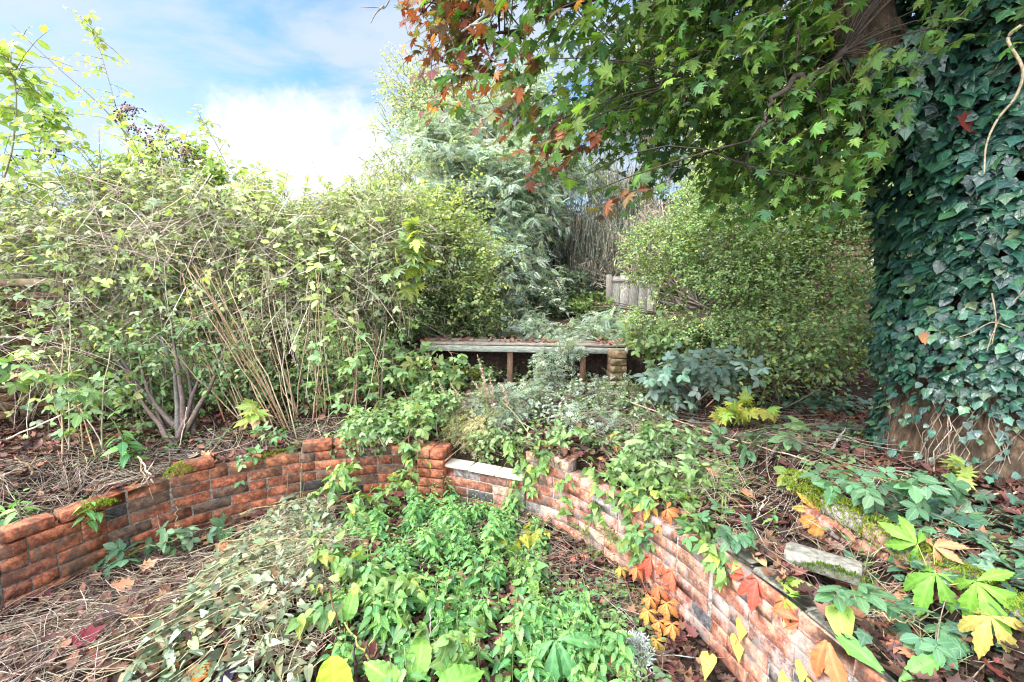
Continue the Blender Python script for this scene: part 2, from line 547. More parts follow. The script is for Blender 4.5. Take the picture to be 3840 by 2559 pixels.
def catmull(P, n=40):
    out = []
    Q = np.concatenate([[2 * P[0] - P[1]], P, [2 * P[-1] - P[-2]]])
    for i in range(1, len(Q) - 2):
        t = np.linspace(0, 1, n, endpoint=False)[:, None]
        p0, p1, p2, p3 = Q[i - 1], Q[i], Q[i + 1], Q[i + 2]
        out.append(.5 * (2 * p1 + (p2 - p0) * t + (2 * p0 - 5 * p1 + 4 * p2 - p3) * t ** 2 + (3 * p1 - p0 - 3 * p2 + p3) * t ** 3))
    return np.concatenate(out + [P[-1:]])


CURVE = catmull(CTRL)
_sl = np.concatenate([[0], np.cumsum(np.linalg.norm(np.diff(CURVE, axis=0), axis=1))])


def curve_at(s):
    s = np.asarray(s, dtype=float)
    p = np.stack([np.interp(s, _sl, CURVE[:, i]) for i in (0, 1)], -1)
    q = np.stack([np.interp(s + .02, _sl, CURVE[:, i]) for i in (0, 1)], -1)
    q0 = np.stack([np.interp(s - .02, _sl, CURVE[:, i]) for i in (0, 1)], -1)
    t = unit(q - q0)
    return p, t, np.stack([-t[..., 1], t[..., 0]], -1)      # point, tangent, outward (behind the wall)


def s_near(x, y):
    return _sl[np.argmin((CURVE[:, 0] - x) ** 2 + (CURVE[:, 1] - y) ** 2)]


S_PIER = s_near(-.66, 3.49)
S_COP1 = s_near(.10, 3.18)
S_L1, S_L2, S_L3 = s_near(-2.62, 2.2), s_near(-2.42, 2.6), s_near(-2.12, 3.0)
S_RCAP = s_near(.955, 2.0)


def courses(s):
    s = np.asarray(s, dtype=float)
    n = np.where(s < S_L1, 4, np.where(s < S_L2, 5, 6))
    n = np.where((s > S_PIER) & (s < S_COP1), 4, n)
    n = np.where((s > S_RCAP) | ((s > S_COP1) & (s < S_COP1 + .34)), 7, n)
    return n


def wall_top(s):
    return courses(s) * 0.075 + .0


def inside(x, y):
    x = np.asarray(x, dtype=float); y = np.asarray(y, dtype=float)
    cx = np.zeros(x.shape, dtype=bool)
    P = CURVE[::4]
    Q = np.roll(P, -1, axis=0)
    for (x0, y0), (x1, y1) in zip(P, Q):
        if y0 == y1:
            continue
        hit = ((y0 > y) != (y1 > y)) & (x < (x1 - x0) * (y - y0) / (y1 - y0) + x0)
        cx ^= hit
    return cx


def dist_s(x, y):
    x = np.asarray(x, dtype=float).ravel(); y = np.asarray(y, dtype=float).ravel()
    C = CURVE[::3]; S = _sl[::3]
    d = np.empty(len(x)); s = np.empty(len(x))
    for i in range(0, len(x), 20000):
        q = (x[i:i + 20000, None] - C[None, :, 0]) ** 2 + (y[i:i + 20000, None] - C[None, :, 1]) ** 2
        k = q.argmin(1)
        d[i:i + 20000] = np.sqrt(q[np.arange(len(k)), k]); s[i:i + 20000] = S[k]
    return d, s


def h_low(x, y):
    p = np.stack([x, y, 0 * x], -1)
    z = .05 * (vnoise(p, 2.5, 3) - .5) + .02 * (vnoise(p, 9, 4) - .5)
    z = z + .26 * np.exp(-(((x + 1.0) / .62) ** 2 + ((y - 2.0) / .75) ** 2)) + .12 * np.exp(-(((x + 1.9) / .6) ** 2 + ((y - 1.7) / .5) ** 2))
    return z


def h_up(x, y, d=None, s=None):
    x = np.asarray(x, dtype=float); y = np.asarray(y, dtype=float)
    if d is None:
        d, s = dist_s(x, y); d = d.reshape(x.shape); s = s.reshape(x.shape)
    p = np.stack([x, y, 0 * x], -1)
    z0 = wall_top(s) - .05
    z = z0 + (.56 - z0) * ss(.1, .7, d)
    z = z + .10 * ss(3.7, 4.4, y)
    z = z + .40 * ss(4.72, 4.9, y) * ss(-1.6, -1.2, x) + .15 * ss(5, 8, y)
    z = z + .16 * ss(1.42, 1.52, x) * ss(3.4, 2.6, y) + .10 * ss(1.6, 2.6, x)
    z = z + .05 * (vnoise(p, 2.1, 8) - .5) * ss(0, .3, d) + .03 * (vnoise(p, 8, 9) - .5)
    return z


def ground_z(x, y):
    x = np.atleast_1d(np.asarray(x, dtype=float)); y = np.atleast_1d(np.asarray(y, dtype=float))
    d, s = dist_s(x, y); d = d.reshape(x.shape); s = s.reshape(x.shape)
    up = np.where(d < .115, wall_top(s) + .006 + .026 * (s > S_RCAP), h_up(x, y, d, s))
    return np.where(inside(x, y), h_low(x, y), up)


# upper bank: a sheet that starts at the back of the wall and runs to the horizon
tt = np.concatenate([np.linspace(.09, 1, 22), np.linspace(1.1, 4, 26), np.geomspace(4.4, 900, 26)])
si = np.linspace(0, _sl[-1], 260)
p, tg, nr = curve_at(si)
# fan the outward directions so far rows do not cross
cen = np.array([-.9, 1.2])
rad = unit(p - cen)
mixw = ss(0, 1.2, tt)[:, None, None]
dirs = unit(nr[None] * (1 - mixw) + rad[None] * mixw)
G = p[None] + dirs * tt[:, None, None]
for k_ in range(1, len(tt)):
    G[k_] = G[k_ - 1] + dirs[k_] * (tt[k_] - tt[k_ - 1])
gx, gy = G[..., 0], G[..., 1]
dd, sd = dist_s(gx, gy)
gz = h_up(gx, gy, np.maximum(dd.reshape(gx.shape), 0), sd.reshape(gx.shape))
nI, nJ = gx.shape
ii, jj = np.meshgrid(np.arange(nI - 1), np.arange(nJ - 1), indexing='ij')
a = ii * nJ + jj
F = np.concatenate([np.stack([a, a + nJ, a + nJ + 1], -1).reshape(-1, 3), np.stack([a, a + nJ + 1, a + 1], -1).reshape(-1, 3)])

lawn = ss(5.6, 6.2, gy.ravel())[:, None] * ss(-1.6, -2.0, gx.ravel())[:, None]
soil_c = np.array([.045, .03, .023])[None] * np.ones((gx.size, 1))
gc = soil_c * (1 - lawn) + np.array([.13, .19, .05])[None] * lawn
mb = MB(); mb.add(np.stack([gx, gy, gz], -1), F, gc)
tag(mb.build('ground', M_SOIL, smooth=True), None, None, kind='structure')

gx, gy = np.meshgrid(np.linspace(-3.1, 1.4, 120), np.linspace(-6, 3.6, 200), indexing='ij')
gz = h_low(gx, gy)
keep = inside(gx, gy) | (dist_s(gx, gy)[0].reshape(gx.shape) < .1)
ii, jj = np.meshgrid(np.arange(119), np.arange(199), indexing='ij')
ok = keep[ii, jj] & keep[ii + 1, jj] & keep[ii, jj + 1] & keep[ii + 1, jj + 1]
a = (ii * 200 + jj)[ok]
F = np.concatenate([np.stack([a, a + 200, a + 201], -1), np.stack([a, a + 201, a + 1], -1)])
mb = MB(); mb.add(np.stack([gx, gy, gz], -1), F, np.array([.038, .026, .02]))
tag(mb.build('sunken_ground', M_SOIL, smooth=True), None, None, kind='structure')


# ------------------------------------------------------------------ solid helpers
def _boxT(bev):
    bm = bmesh.new(); bmesh.ops.create_cube(bm, size=1.0)
    if bev:
        bmesh.ops.bevel(bm, geom=bm.edges[:], offset=bev, segments=1, affect='EDGES')
    bmesh.ops.triangulate(bm, faces=bm.faces[:]); bm.verts.ensure_lookup_table()
    v = np.array([x.co[:] for x in bm.verts]); f = np.array([[q.index for q in x.verts] for x in bm.faces]); bm.free()
    return v, f


BOXC = _boxT(0)


def box(mb, c, size, col, rz=0.0, ry=0.0, rx=0.0, bev=0.006, jit=0.0):
    sx, sy, sz = size
    v = BOXC[0].copy()
    if bev:
        v, f = BEV
        v = v.copy(); sg = np.sign(v)
        m = (np.abs(v) > .499)
        v = np.where(m, sg * np.array(size) / 2, sg * (np.array(size) / 2 - bev))
    else:
        f = BOXC[1]; v = v * np.array(size)
    if jit:
        v = v + RNG.normal(0, jit, v.shape)
    for ang, (i, j) in ((rx, (1, 2)), (ry, (2, 0)), (rz, (0, 1))):
        c_, s_ = math.cos(ang), math.sin(ang)
        a_, b_ = v[:, i].copy(), v[:, j].copy()
        v[:, i] = a_ * c_ - b_ * s_; v[:, j] = a_ * s_ + b_ * c_
    mb.add(v + np.array(c), f, np.asarray(col))


BEV = _boxT(.1)
BRK = np.array([(.33, .115, .06), (.29, .10, .052), (.37, .15, .08), (.25, .10, .062), (.20, .115, .075), (.16, .10, .07), (.07, .062, .06)])
BRK_R = np.array([(.42, .17, .105), (.37, .145, .09), (.45, .24, .16), (.30, .15, .11), (.27, .23, .21), (.12, .115, .12)])


def brick_rows(mb, s0, s1, ncourse, colset, w, off=0.0, first=0, jit=.0012):
    for k in range(first, ncourse):
        s = s0 - (.112 if k % 2 else 0) - off
        while s < s1:
            L = .215 if RNG.random() > .18 else .102
            a, b = max(s, s0), min(s + L, s1)
            s += L + .010
            if b - a < .03:
                continue
            pm, tm, nm = curve_at((a + b) / 2)
            c = colset[RNG.choice(len(colset), p=w)] * RNG.uniform(.6, 1.25)
            box(mb, (pm[0] + nm[0] * .05 + RNG.normal(0, .0012), pm[1] + nm[1] * .05 + RNG.normal(0, .0012), k * .075 + .0325),
                (b - a + .002, .102, .0665), c, math.atan2(tm[1], tm[0]) + RNG.normal(0, .004), bev=.0022, jit=jit * .8)


def mortar_strip(mb, s0, s1, top, col=(.15, .132, .115)):
    s = np.linspace(s0, s1, 60)
    p, t, n = curve_at(s)
    a = p + n * .0055; b = p + n * .096
    z0 = np.full(60, -.15)
    ring = np.stack([np.c_[a, z0], np.c_[a, np.full(60, top)], np.c_[b, np.full(60, top)], np.c_[b, z0]], 1)
    i = np.arange(59)[:, None]
    F = []
    for q in range(3):
        F.append(np.stack([i * 4 + q, i * 4 + 4 + q, i * 4 + 5 + q], -1).reshape(-1, 3)); F.append(np.stack([i * 4 + q, i * 4 + 5 + q, i * 4 + q + 1], -1).reshape(-1, 3))
    F.append(np.array([[0, 1, 2], [0, 2, 3], [236, 238, 237], [236, 239, 238]]))
    mb.add(ring.reshape(-1, 3), np.concatenate(F), np.array(col))


# ------------------------------------------------------------------ the curved retaining wall
wall = thing('retaining_wall', 'low curved red brick retaining wall around the sunken nettle bed', 'wall', (-.6, 3.4, 0))
BRK *= .95; BRK_R *= 1.0
W1 = [.27, .22, .17, .15, .11, .06, .02]
bm1, bm2, mo = MB(), MB(), MB()
S0 = s_near(-2.95, .2)
for s0, s1 in ((S0, S_L1), (S_L1, S_L2), (S_L2, S_PIER - .02)):
    n = int(courses((s0 + s1) / 2))
    brick_rows(bm1, s0, s1, n, BRK, W1)
    mortar_strip(mo, s0, s1, n * .075 - .011)
n = 4
brick_rows(bm1, S_PIER + .11, S_COP1 - .02, 4, BRK_R, [.35, .3, .15, .1, .07, .03])
mortar_strip(mo, S_PIER + .11, S_COP1 - .02, .288, (.3, .26, .22))
SEND = s_near(1.26, -.6)
brick_rows(bm2, S_COP1, S_COP1 + .34, 7, BRK_R, [.32, .24, .22, .13, .06, .03])
brick_rows(bm2, S_COP1 + .34, S_RCAP, 6, BRK_R, [.32, .24, .22, .13, .06, .03])
brick_rows(bm2, S_RCAP, SEND, 7, BRK_R, [.32, .24, .22, .13, .06, .03])
mortar_strip(mo, S_COP1, S_COP1 + .34, .51, (.22, .19, .17))
mortar_strip(mo, S_COP1 + .345, S_RCAP - .005, .435, (.22, .19, .17))
mortar_strip(mo, S_RCAP, SEND, .51, (.22, .19, .17))
# jagged top bricks on the left part
for s, k in ((S_L1 + .12, 5), (S_L1 + .36, 5), (S_L3 - .02, 6), (S_L3 + .75, 6), (S_L3 + .98, 6), (S_L3 + 1.21, 6)):
    pm, tm, nm = curve_at(s)
    box(bm1, (pm[0] + nm[0] * .05, pm[1] + nm[1] * .05, k * .075 + .0325), (.215, .102, .065), BRK[RNG.choice(4)], math.atan2(tm[1], tm[0]), bev=.006, jit=.002)
bm1.build('brickwork', M_BRICK, wall); o = bm2.build('brickwork', M_OLDBRICK, wall); o['label'] = 'paler limed and weathered brickwork of the right-hand side'
mo.build('mortar', M_MORTAR, wall, smooth=False)
pier = MB()
pm, tm, nm = curve_at(S_PIER + .045)
for k in range(6):
    for q in (0, 1):
        u = (-.056 if (k + q) % 2 else .056)
        if k % 2:
            box(pier, (pm[0] + nm[0] * .03 + tm[0] * (-.056 + .112 * q), pm[1] + nm[1] * .03 + tm[1] * (-.056 + .112 * q), k * .075 + .0325), (.105, .215, .065),
                BRK[RNG.choice(4)], math.atan2(tm[1], tm[0]), bev=.005, jit=.001)
        else:
            box(pier, (pm[0] + nm[0] * (-.026 + .112 * q), pm[1] + nm[1] * (-.026 + .112 * q), k * .075 + .0325), (.215, .105, .065),
                BRK[RNG.choice(4)], math.atan2(tm[1], tm[0]), bev=.005, jit=.001)
pier.build('pier', M_BRICK, wall)
for q in range(3):
    cp = MB()
    L = (S_COP1 - S_PIER - .13) / 3
    pm, tm, nm = curve_at(S_PIER + .12 + L * (q + .5))
    box(cp, (pm[0] + nm[0] * .045, pm[1] + nm[1] * .045, .309), (L - .006, .15, .022), (.46, .43, .35), math.atan2(tm[1], tm[0]), rx=RNG.normal(0, .01), bev=.006)
    cp.build('coping', M_STONE if q == 9 else M_PAINT, wall)
s = S_RCAP
while s < SEND - .4:
    L = RNG.uniform(.14, .26)
    pm, tm, nm = curve_at(s + L / 2)
    cp = MB()
    box(cp, (pm[0] + nm[0] * .062, pm[1] + nm[1] * .062, .536), (L - .004, .125, .022), np.array((.17, .165, .135)) * RNG.uniform(.7, 1.2), math.atan2(tm[1], tm[0]),
        rx=RNG.normal(0, .03), ry=RNG.normal(0, .012), bev=.005, jit=.007)
    cp.build('cap_stone', M_STONE, wall)
    s += L

# second, mossy edging wall above it on the right
w2 = thing('edging_wall', 'mossy low brick edging behind the right side of the curved wall', 'wall', (1.46, 1.6, .5))
mw = MB()
pts2 = np.array([(1.43, 2.05), (1.46, 1.85), (1.52, 1.4), (1.58, .9), (1.62, .2), (1.64, -.6)])
c2 = catmull(pts2, 20)
l2 = np.concatenate([[0], np.cumsum(np.linalg.norm(np.diff(c2, axis=0), axis=1))])
for k in range(3):
    s = -.1 * (k % 2)
    while s < l2[-1]:
        m = min(max(s + .107, 0), l2[-1])
        x, y = np.interp(m, l2, c2[:, 0]), np.interp(m, l2, c2[:, 1]); x2, y2 = np.interp(m + .02, l2, c2[:, 0]), np.interp(m + .02, l2, c2[:, 1])
        box(mw, (x + .05, y, .50 + k * .075 + .03), (.213, .102, .066), BRK_R[RNG.choice(5)] * .8, math.atan2(y2 - y, x2 - x) if m < l2[-1] - .02 else -1.5, bev=.008, jit=.003)
        s += .225
mw.build('brickwork', M_OLDBRICK, w2)


def cushion(mb, c, rx, ry, h, n, col=((.16, .22, .02), (.10, .16, .015), (.22, .26, .04)), up=(0, 0, 1), rz=0.0):
    a = rnd(n, 0, 2 * math.pi); r = np.sqrt(rnd(n)) * (.8 + .4 * rnd(n))
    q = np.stack([np.cos(a) * r * rx, np.sin(a) * r * ry], -1)
    c_, s_ = math.cos(rz), math.sin(rz)
    x = q[:, 0] * c_ - q[:, 1] * s_; y = q[:, 0] * s_ + q[:, 1] * c_
    z = h * np.clip(1 - r ** 2, -.1, 1) * (.6 + .8 * vnoise(np.stack([x, y, 0 * x], -1) + c, 40, 2))
    P = np.stack([x, y, z], -1) + np.asarray(c)
    d = unit(RNG.normal(0, .6, (n, 3)) + np.array(up))
    mb.inst(T_NARROW, P, d, RNG.normal(0, 1, (n, 3)), rnd(n, .008, .02), pal(n, col))


mm = MB()
for y in np.arange(.6, 2.3, .07):
    x = np.interp(-y, -pts2[:, 1], pts2[:, 0])
    cushion(mm, (x + .04, y, .715), .06, .06, .03, 260)
    cushion(mm, (x - .002, y, .66), .012, .06, .05, 160)
mm.build('moss', M_MOSS, w2)


def stick_path(pts, n=12, wob=.01):
    p = catmull(np.array(pts, dtype=float), max(2, n // (len(pts) - 1)))
    return p + RNG.normal(0, wob, p.shape) * .5


for (x, y, z, rx, ry, h, n, where) in ((-2.44, 2.56, .41, .10, .05, .03, 900, 'bright green moss cushion on the left wall step beside straw'),
                                       (-2.20, 2.92, .47, .09, .06, .05, 900, 'thick bright moss clump at the end of the topmost wall bricks'),
                                       (-1.78, 3.27, .455, .14, .04, .02, 700, 'thin moss strip on the brick wall beside dead leaves')):
    mm = MB(); cushion(mm, (x, y, z), rx, ry, h, n, rz=.9)
    tag(mm.build('moss_clump', M_MOSS), where, 'moss', 'moss on the brick wall')

# stone slab lying on the bank
p = gp(2990, 2070, .62)
sl = MB(); box(sl, (1.24, 1.72, .60), (.26, .11, .06), (.20, .19, .165), -.55, .05, -.08, bev=.012, jit=.006)
slab = thing('stone_slab', 'grey stone slab with mossy edge lying behind the wall cap', 'slab', (1.24, 1.72, .6))
sl.build('block', M_STONE, slab)
mm = MB(); cushion(mm, (1.235, 1.652, .59), .13, .012, .035, 500, ((.06, .11, .012), (.1, .16, .02)), rz=-.55); mm.build('moss', M_MOSS, slab)


# ------------------------------------------------------------------ timber bench on piers, fence, walls behind
bench = thing('timber_bench', 'weathered low timber staging with pale front rail and dark voids under', 'bench', (0, 4.6, .6))
yb = 4.58


def bz(x):
    return 1.115 - .018 * (x + 1.1)


mb = MB()
for q, y in enumerate((4.655, 4.78, 4.905)):
    mb = MB(); box(mb, (.12, y, bz(0) + .008 + RNG.normal(0, .003)), (2.08 + RNG.normal(0, .02), .12, .024), np.array((.20, .17, .14)) * RNG.uniform(.8, 1.2), ry=.018 + RNG.normal(0, .002), bev=.004); mb.build('plank', M_WOOD, bench)
mb = MB(); box(mb, (.12, yb, bz(0) - .036), (2.08, .03, .058), (.24, .255, .22), ry=.018, bev=.004); mb.build('front_rail', M_WOOD, bench)
for x in (-.84, -.02, .30, .72):
    mb = MB(); box(mb, (x, 4.64, .82), (.055, .06, .47), (.15, .09, .06), bev=.004); mb.build('leg', M_BOARD, bench)
mb = MB(); box(mb, (1.10, 4.55, .93), (.03, .02, .34), (.52, .49, .42), ry=.32, bev=.003); mb.build('brace', M_WOOD, bench)
mb = MB(); box(mb, (0, 5.0, .80), (2.5, .05, .55), (.016, .018, .015), bev=.004); mb.build('void_shade_sheet', M_WOOD, bench)  # near-black sheet stands in for the shade in the voids under the planks
for lab, X, Y, w_, d_, h_, c_ in (('squat moss stained brick pier at the right end of the timber staging', 2310, 1395, .16, .2, .42, (.17, .115, .06)),
                                  ('grey brown block pier at the left end of the timber staging', 1480, 1380, .26, .2, .46, (.25, .19, .13))):
    q = at(X, Y, 4.55)
    t = thing('brick_pier', lab, 'pier', (q[0], q[1], .6))
    mb = MB()
    for k in range(6):
        box(mb, (q[0] + RNG.normal(0, .004), q[1], .66 + k * .073), (w_, d_, .065), np.array(c_) * RNG.uniform(.8, 1.2), RNG.normal(0, .01), bev=.004, jit=.002)
    mb.build('brickwork', M_BRICK, t)
    mm = MB(); cushion(mm, (q[0], q[1] - d_ / 2, .80), w_ * .4, .01, .12, 500, ((.10, .10, .02), (.07, .07, .02))); mm.build('moss', M_MOSS, t)
# low mossy brick course in front of the staging
t = thing('garden_wall', 'low mossy brick footing under the timber staging', 'wall', (0, 4.5, .6))
mb = MB()
for k in range(3):
    x = -1.15 + .1 * (k % 2)
    while x < .9:
        box(mb, (x, 4.47, .56 + k * .073), (.21, .1, .065), np.array((.17, .12, .075)) * RNG.uniform(.5, 1.2), RNG.normal(0, .01), bev=.004, jit=.002); x += .222
mb.build('brickwork', M_BRICK, t)
mm = MB()
for X in (1700, 1740, 1780, 1660, 1520): 
    q = at(X, 1420, 4.41); cushion(mm, (q[0], q[1], q[2]), .09, .01, .09, 500, ((.14, .15, .01), (.11, .12, .015), (.17, .15, .03)))
mm.build('moss', M_MOSS, t)

q = at(2330, 1100, 7.6)
fn = thing('fence_panel', 'grey vertical board fence panel half hidden by the right hedge', 'fence', (q[0], 7.6, 1.1))
for k in range(5):
    mb = MB(); box(mb, (q[0] - .10 + k * .15, 7.6 + .006 * (k % 2), 1.42 + RNG.normal(0, .01)), (.145, .022, .86), np.array((.24, .225, .20)) * RNG.uniform(.75, 1.2), bev=.003); mb.build('board', M_BOARD, fn)
mb = MB(); box(mb, (q[0] + .20, 7.585, 1.78), (.76, .03, .05), (.22, .2, .18), bev=.003); mb.build('rail', M_WOOD, fn)
mb = MB(); box(mb, (q[0] - .21, 7.6, 1.38), (.08, .08, .98), (.17, .15, .13), bev=.004); mb.build('post', M_BOARD, fn)


def brick_panel(mb, origin, ang, L, H, col, z0):
    nC = int(H / .075)
    c_, s_ = math.cos(ang), math.sin(ang)
    for k in range(nC):
        u = -(.112 if k % 2 else 0)
        while u < L:
            a, b = max(u, 0), min(u + .215, L); u += .225
            if b - a < .03: continue
            m = (a + b) / 2
            box(mb, (origin[0] + c_ * m, origin[1] + s_ * m, z0 + k * .075 + .033), (b - a, .1, .064), col[RNG.choice(len(col))] * RNG.uniform(.7, 1.15), ang, bev=.004, jit=.001)


t = thing('boundary_wall', 'brown brick garden wall behind the brambles at the far left', 'wall', (-4.6, 3.9, .5))
mb = MB(); brick_panel(mb, (-5.7, 2.9), .52, 2.35, 1.25, np.array([(.24, .13, .07), (.2, .11, .06), (.28, .16, .09), (.16, .1, .06)]), .45); mb.build('brickwork', M_BRICK, t)
mb = MB(); box(mb, (-4.68, 3.50, 1.05), (2.34, .06, 1.18), (.14, .1, .07), .52, bev=0); mb.build('mortar', M_MORTAR, t)
mb = MB(); box(mb, (-4.68, 3.48, 1.72), (2.4, .2, .06), (.40, .28, .20), .52, bev=.01); mb.build('coping', M_RENDER, t)

t = thing('garden_shed', 'small brick outbuilding with white window frame glimpsed behind the right hedge', 'shed', (5.3, 6.2, .8))
mb = MB(); brick_panel(mb, (4.0, 6.2), 0, 2.6, 1.7, np.array([(.3, .17, .12), (.25, .14, .1)]), .8); mb.build('wall', M_BRICK, t)
mb = MB(); box(mb, (5.3, 6.4, 1.6), (2.5, .05, 1.7), (.2, .17, .15), bev=0); mb.build('inner_wall', M_MORTAR, t)
wf = MB(); 
for x, z, a_, b_ in ((4.75, 2.0, .05, .6), (5.35, 2.0, .05, .6), (5.05, 2.29, .65, .05), (5.05, 1.71, .7, .06), (5.05, 2.0, .03, .55)):
    box(wf, (x, 6.135, z), (a_, .04, b_), (.75, .75, .72), bev=.003)
w_o = wf.build('window', M_PAINT, t)
mb = MB(); box(mb, (5.05, 6.144, 2.0), (.6, .006, .56), (.25, .3, .34), bev=0); g_o = mb.build('pane', M_PAINT, w_o)
mb = MB(); box(mb, (5.3, 6.5, 2.56), (2.9, 1.0, .07), (.16, .1, .08), rx=.25, bev=.01); mb.build('roof', M_RENDER, t)


# ------------------------------------------------------------------ plant machinery
def foliage(ml, mt, T, C, D, Ln, L, size, col, droop=.25, up=.7, flat=.9, twig_r=.003, twig_c=(.16, .12, .08), hang=0.25, colfn=None, wid=None, t0=.12, ntw=4):
    """N twigs with L leaves each"""
    N = len(C)
    if N == 0: return
    D = unit(D); Z = np.array([0, 0, 1.0])
    Ln = np.broadcast_to(np.asarray(Ln, dtype=float), (N,))
    t = np.linspace(t0, 1, L)[None, :, None] + RNG.normal(0, .04, (N, L, 1))
    P = C[:, None] + D[:, None] * Ln[:, None, None] * t - Z * (droop * Ln)[:, None, None] * t ** 2
    tg = unit(D[:, None] - 2 * droop * t * Z)
    ax = unit(np.cross(D, Z + RNG.normal(0, .35, (N, 3))))
    roll = unit(np.cross(ax, D))
    ph = (np.arange(L)[None] * math.pi + RNG.normal(0, .7, (N, L)))[..., None]
    side = np.cos(ph) * ax[:, None] + np.sin(ph) * roll[:, None] * .6
    d = unit(tg * .55 + side * flat + RNG.normal(0, .25, (N, L, 3)) - Z * hang)
    nr = unit(Z * up + RNG.normal(0, .45, (N, L, 3)) + tg * .40 + SUN_DIR * .15 + np.array([0, -.15, 0]))
    S = RNG.uniform(size[0], size[1], (N, L)) * np.linspace(1, .72, L)[None]
    P, d, nr, S = P.reshape(-1, 3), d.reshape(-1, 3), nr.reshape(-1, 3), S.ravel()
    c = col(len(P)) if colfn is None else colfn(P)
    cw = np.repeat(RNG.normal(1, .13, (N, 1)), L, 1).ravel()[:, None]
    ml.inst(T, P, d, nr, S, c * cw.clip(.6, 1.5), wid)
    if mt is not None:
        tt_ = np.linspace(0, 1, ntw)[None, :, None]
        Q = C[:, None] + D[:, None] * Ln[:, None, None] * tt_ - Z * (droop * Ln)[:, None, None] * tt_ ** 2
        mt.tubes(Q, np.linspace(1, .45, ntw) * twig_r, pal(N, [twig_c], .25), 3)


def blob_points(blobs, n, rmin=.35, thr=0.0, nscale=1.6, seed=0):
    B = np.array([b[0] for b in blobs]); Rr = np.array([b[1] for b in blobs])
    w = (Rr[:, 0] * Rr[:, 1] * Rr[:, 2]) ** .7; w = w / w.sum()
    k = RNG.choice(len(B), n, p=w)
    u = unit(RNG.normal(0, 1, (n, 3)))
    r = (rmin ** 3 + (1 - rmin ** 3) * rnd(n)) ** (1 / 3)
    bump = .78 + .5 * vnoise(B[k] + u * Rr[k], 2.3 / max(.3, Rr.mean()), seed + 5)
    P = B[k] + u * Rr[k] * (r * bump)[:, None]
    if thr > 0:
        m = vnoise(P, nscale, seed) > thr
        P, u = P[m], u[m]
    return P, u


def stems(mb, base, tops, r0, r1, col, wob=.06, npt=7, spread=.08, k=5, sag=0.0):
    n = len(tops)
    b = np.asarray(base)[None] + np.c_[RNG.normal(0, spread, (n, 2)), np.zeros(n)] if np.ndim(base) == 1 else np.asarray(base)
    t = np.linspace(0, 1, npt)[None, :, None]
    mid = (b + tops) / 2 + RNG.normal(0, wob, (n, 3)) * np.linalg.norm(tops - b, axis=1)[:, None] + np.array([0, 0, sag])
    P = (1 - t) ** 2 * b[:, None] + 2 * t * (1 - t) * mid[:, None] + t ** 2 * tops[:, None]
    P[:, 1:-1] += RNG.normal(0, .008, P[:, 1:-1].shape) * np.linalg.norm(tops - b, axis=1)[:, None, None] * .6
    mb.tubes(P, np.linspace(r0, r1, npt), pal(n, [col] if np.ndim(col) == 1 else col, .2), k)


def B(X, Y, depth, rx, ry, rz):
    """a blob: centre at photo pixel and depth; radii in metres"""
    return (at(X, Y, depth), (rx, ry, rz))


def bush(name, label, cat, blobs, ntw, T, size, colors, base, L=9, tl=(.15, .35), thr=0.0, nscale=1.6, weights=None, mat=None, up=.7, droop=.25,
         outw=.8, rise=.5, nst=14, st_r=(.018, .004), st_c=(.13, .10, .075), group=None, rmin=.35, hang=.25, flat=.9, twig_c=(.16, .12, .08), twig_r=.003,
         seed=1, colfn=None, jit=.18, extra=None, part='foliage', st_spread=.15):
    root = thing(name, label, cat, base, group)
    P, u = blob_points(blobs, ntw, rmin, thr, nscale, seed)
    D = unit(u * outw + np.array([0, 0, rise]) + RNG.normal(0, .45, P.shape))
    ml, mt = MB(), MB()
    Ln = rnd(len(P), *tl)
    foliage(ml, mt, T, P - D * Ln[:, None] * .5, D, Ln, L, size, (lambda n: pal(n, colors, jit, weights)), droop, up, flat, twig_r, twig_c, hang, colfn)
    if nst:
        tops = P[RNG.choice(len(P), nst)]
        stems(mt, np.asarray(base), tops, st_r[0], st_r[1], st_c, spread=st_spread)
    if extra: extra(ml, mt)
    ml.build(part, mat or M_LEAF, root)
    mt.build('stems', M_TWIG, root, smooth=True)
    return root


def shoots(blobs, n, ln, T, size, colors, L=14, up_=.6, droop_=.35):
    def f(ml, mt):
        P, u = blob_points(blobs, n, .9)
        D = unit(u * .8 + RNG.normal(0, .4, P.shape) + np.array([0, -.1, up_]))
        foliage(ml, mt, T, P - D * .1, D, rnd(n, *ln), L, size, lambda m: pal(m, colors, .2), droop_, .7, .9, .0035, (.16, .13, .09), .25)
    return f


YG = [(.33, .43, .14), (.25, .36, .12), (.42, .47, .18), (.16, .25, .10), (.34, .40, .26), (.24, .31, .2)]
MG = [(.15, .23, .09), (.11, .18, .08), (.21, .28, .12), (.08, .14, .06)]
PALE = [(.31, .40, .31), (.25, .33, .27), (.40, .46, .38), (.17, .24, .19)]
DEAD = [(.46, .39, .32), (.36, .30, .24), (.56, .50, .43), (.27, .21, .16)]


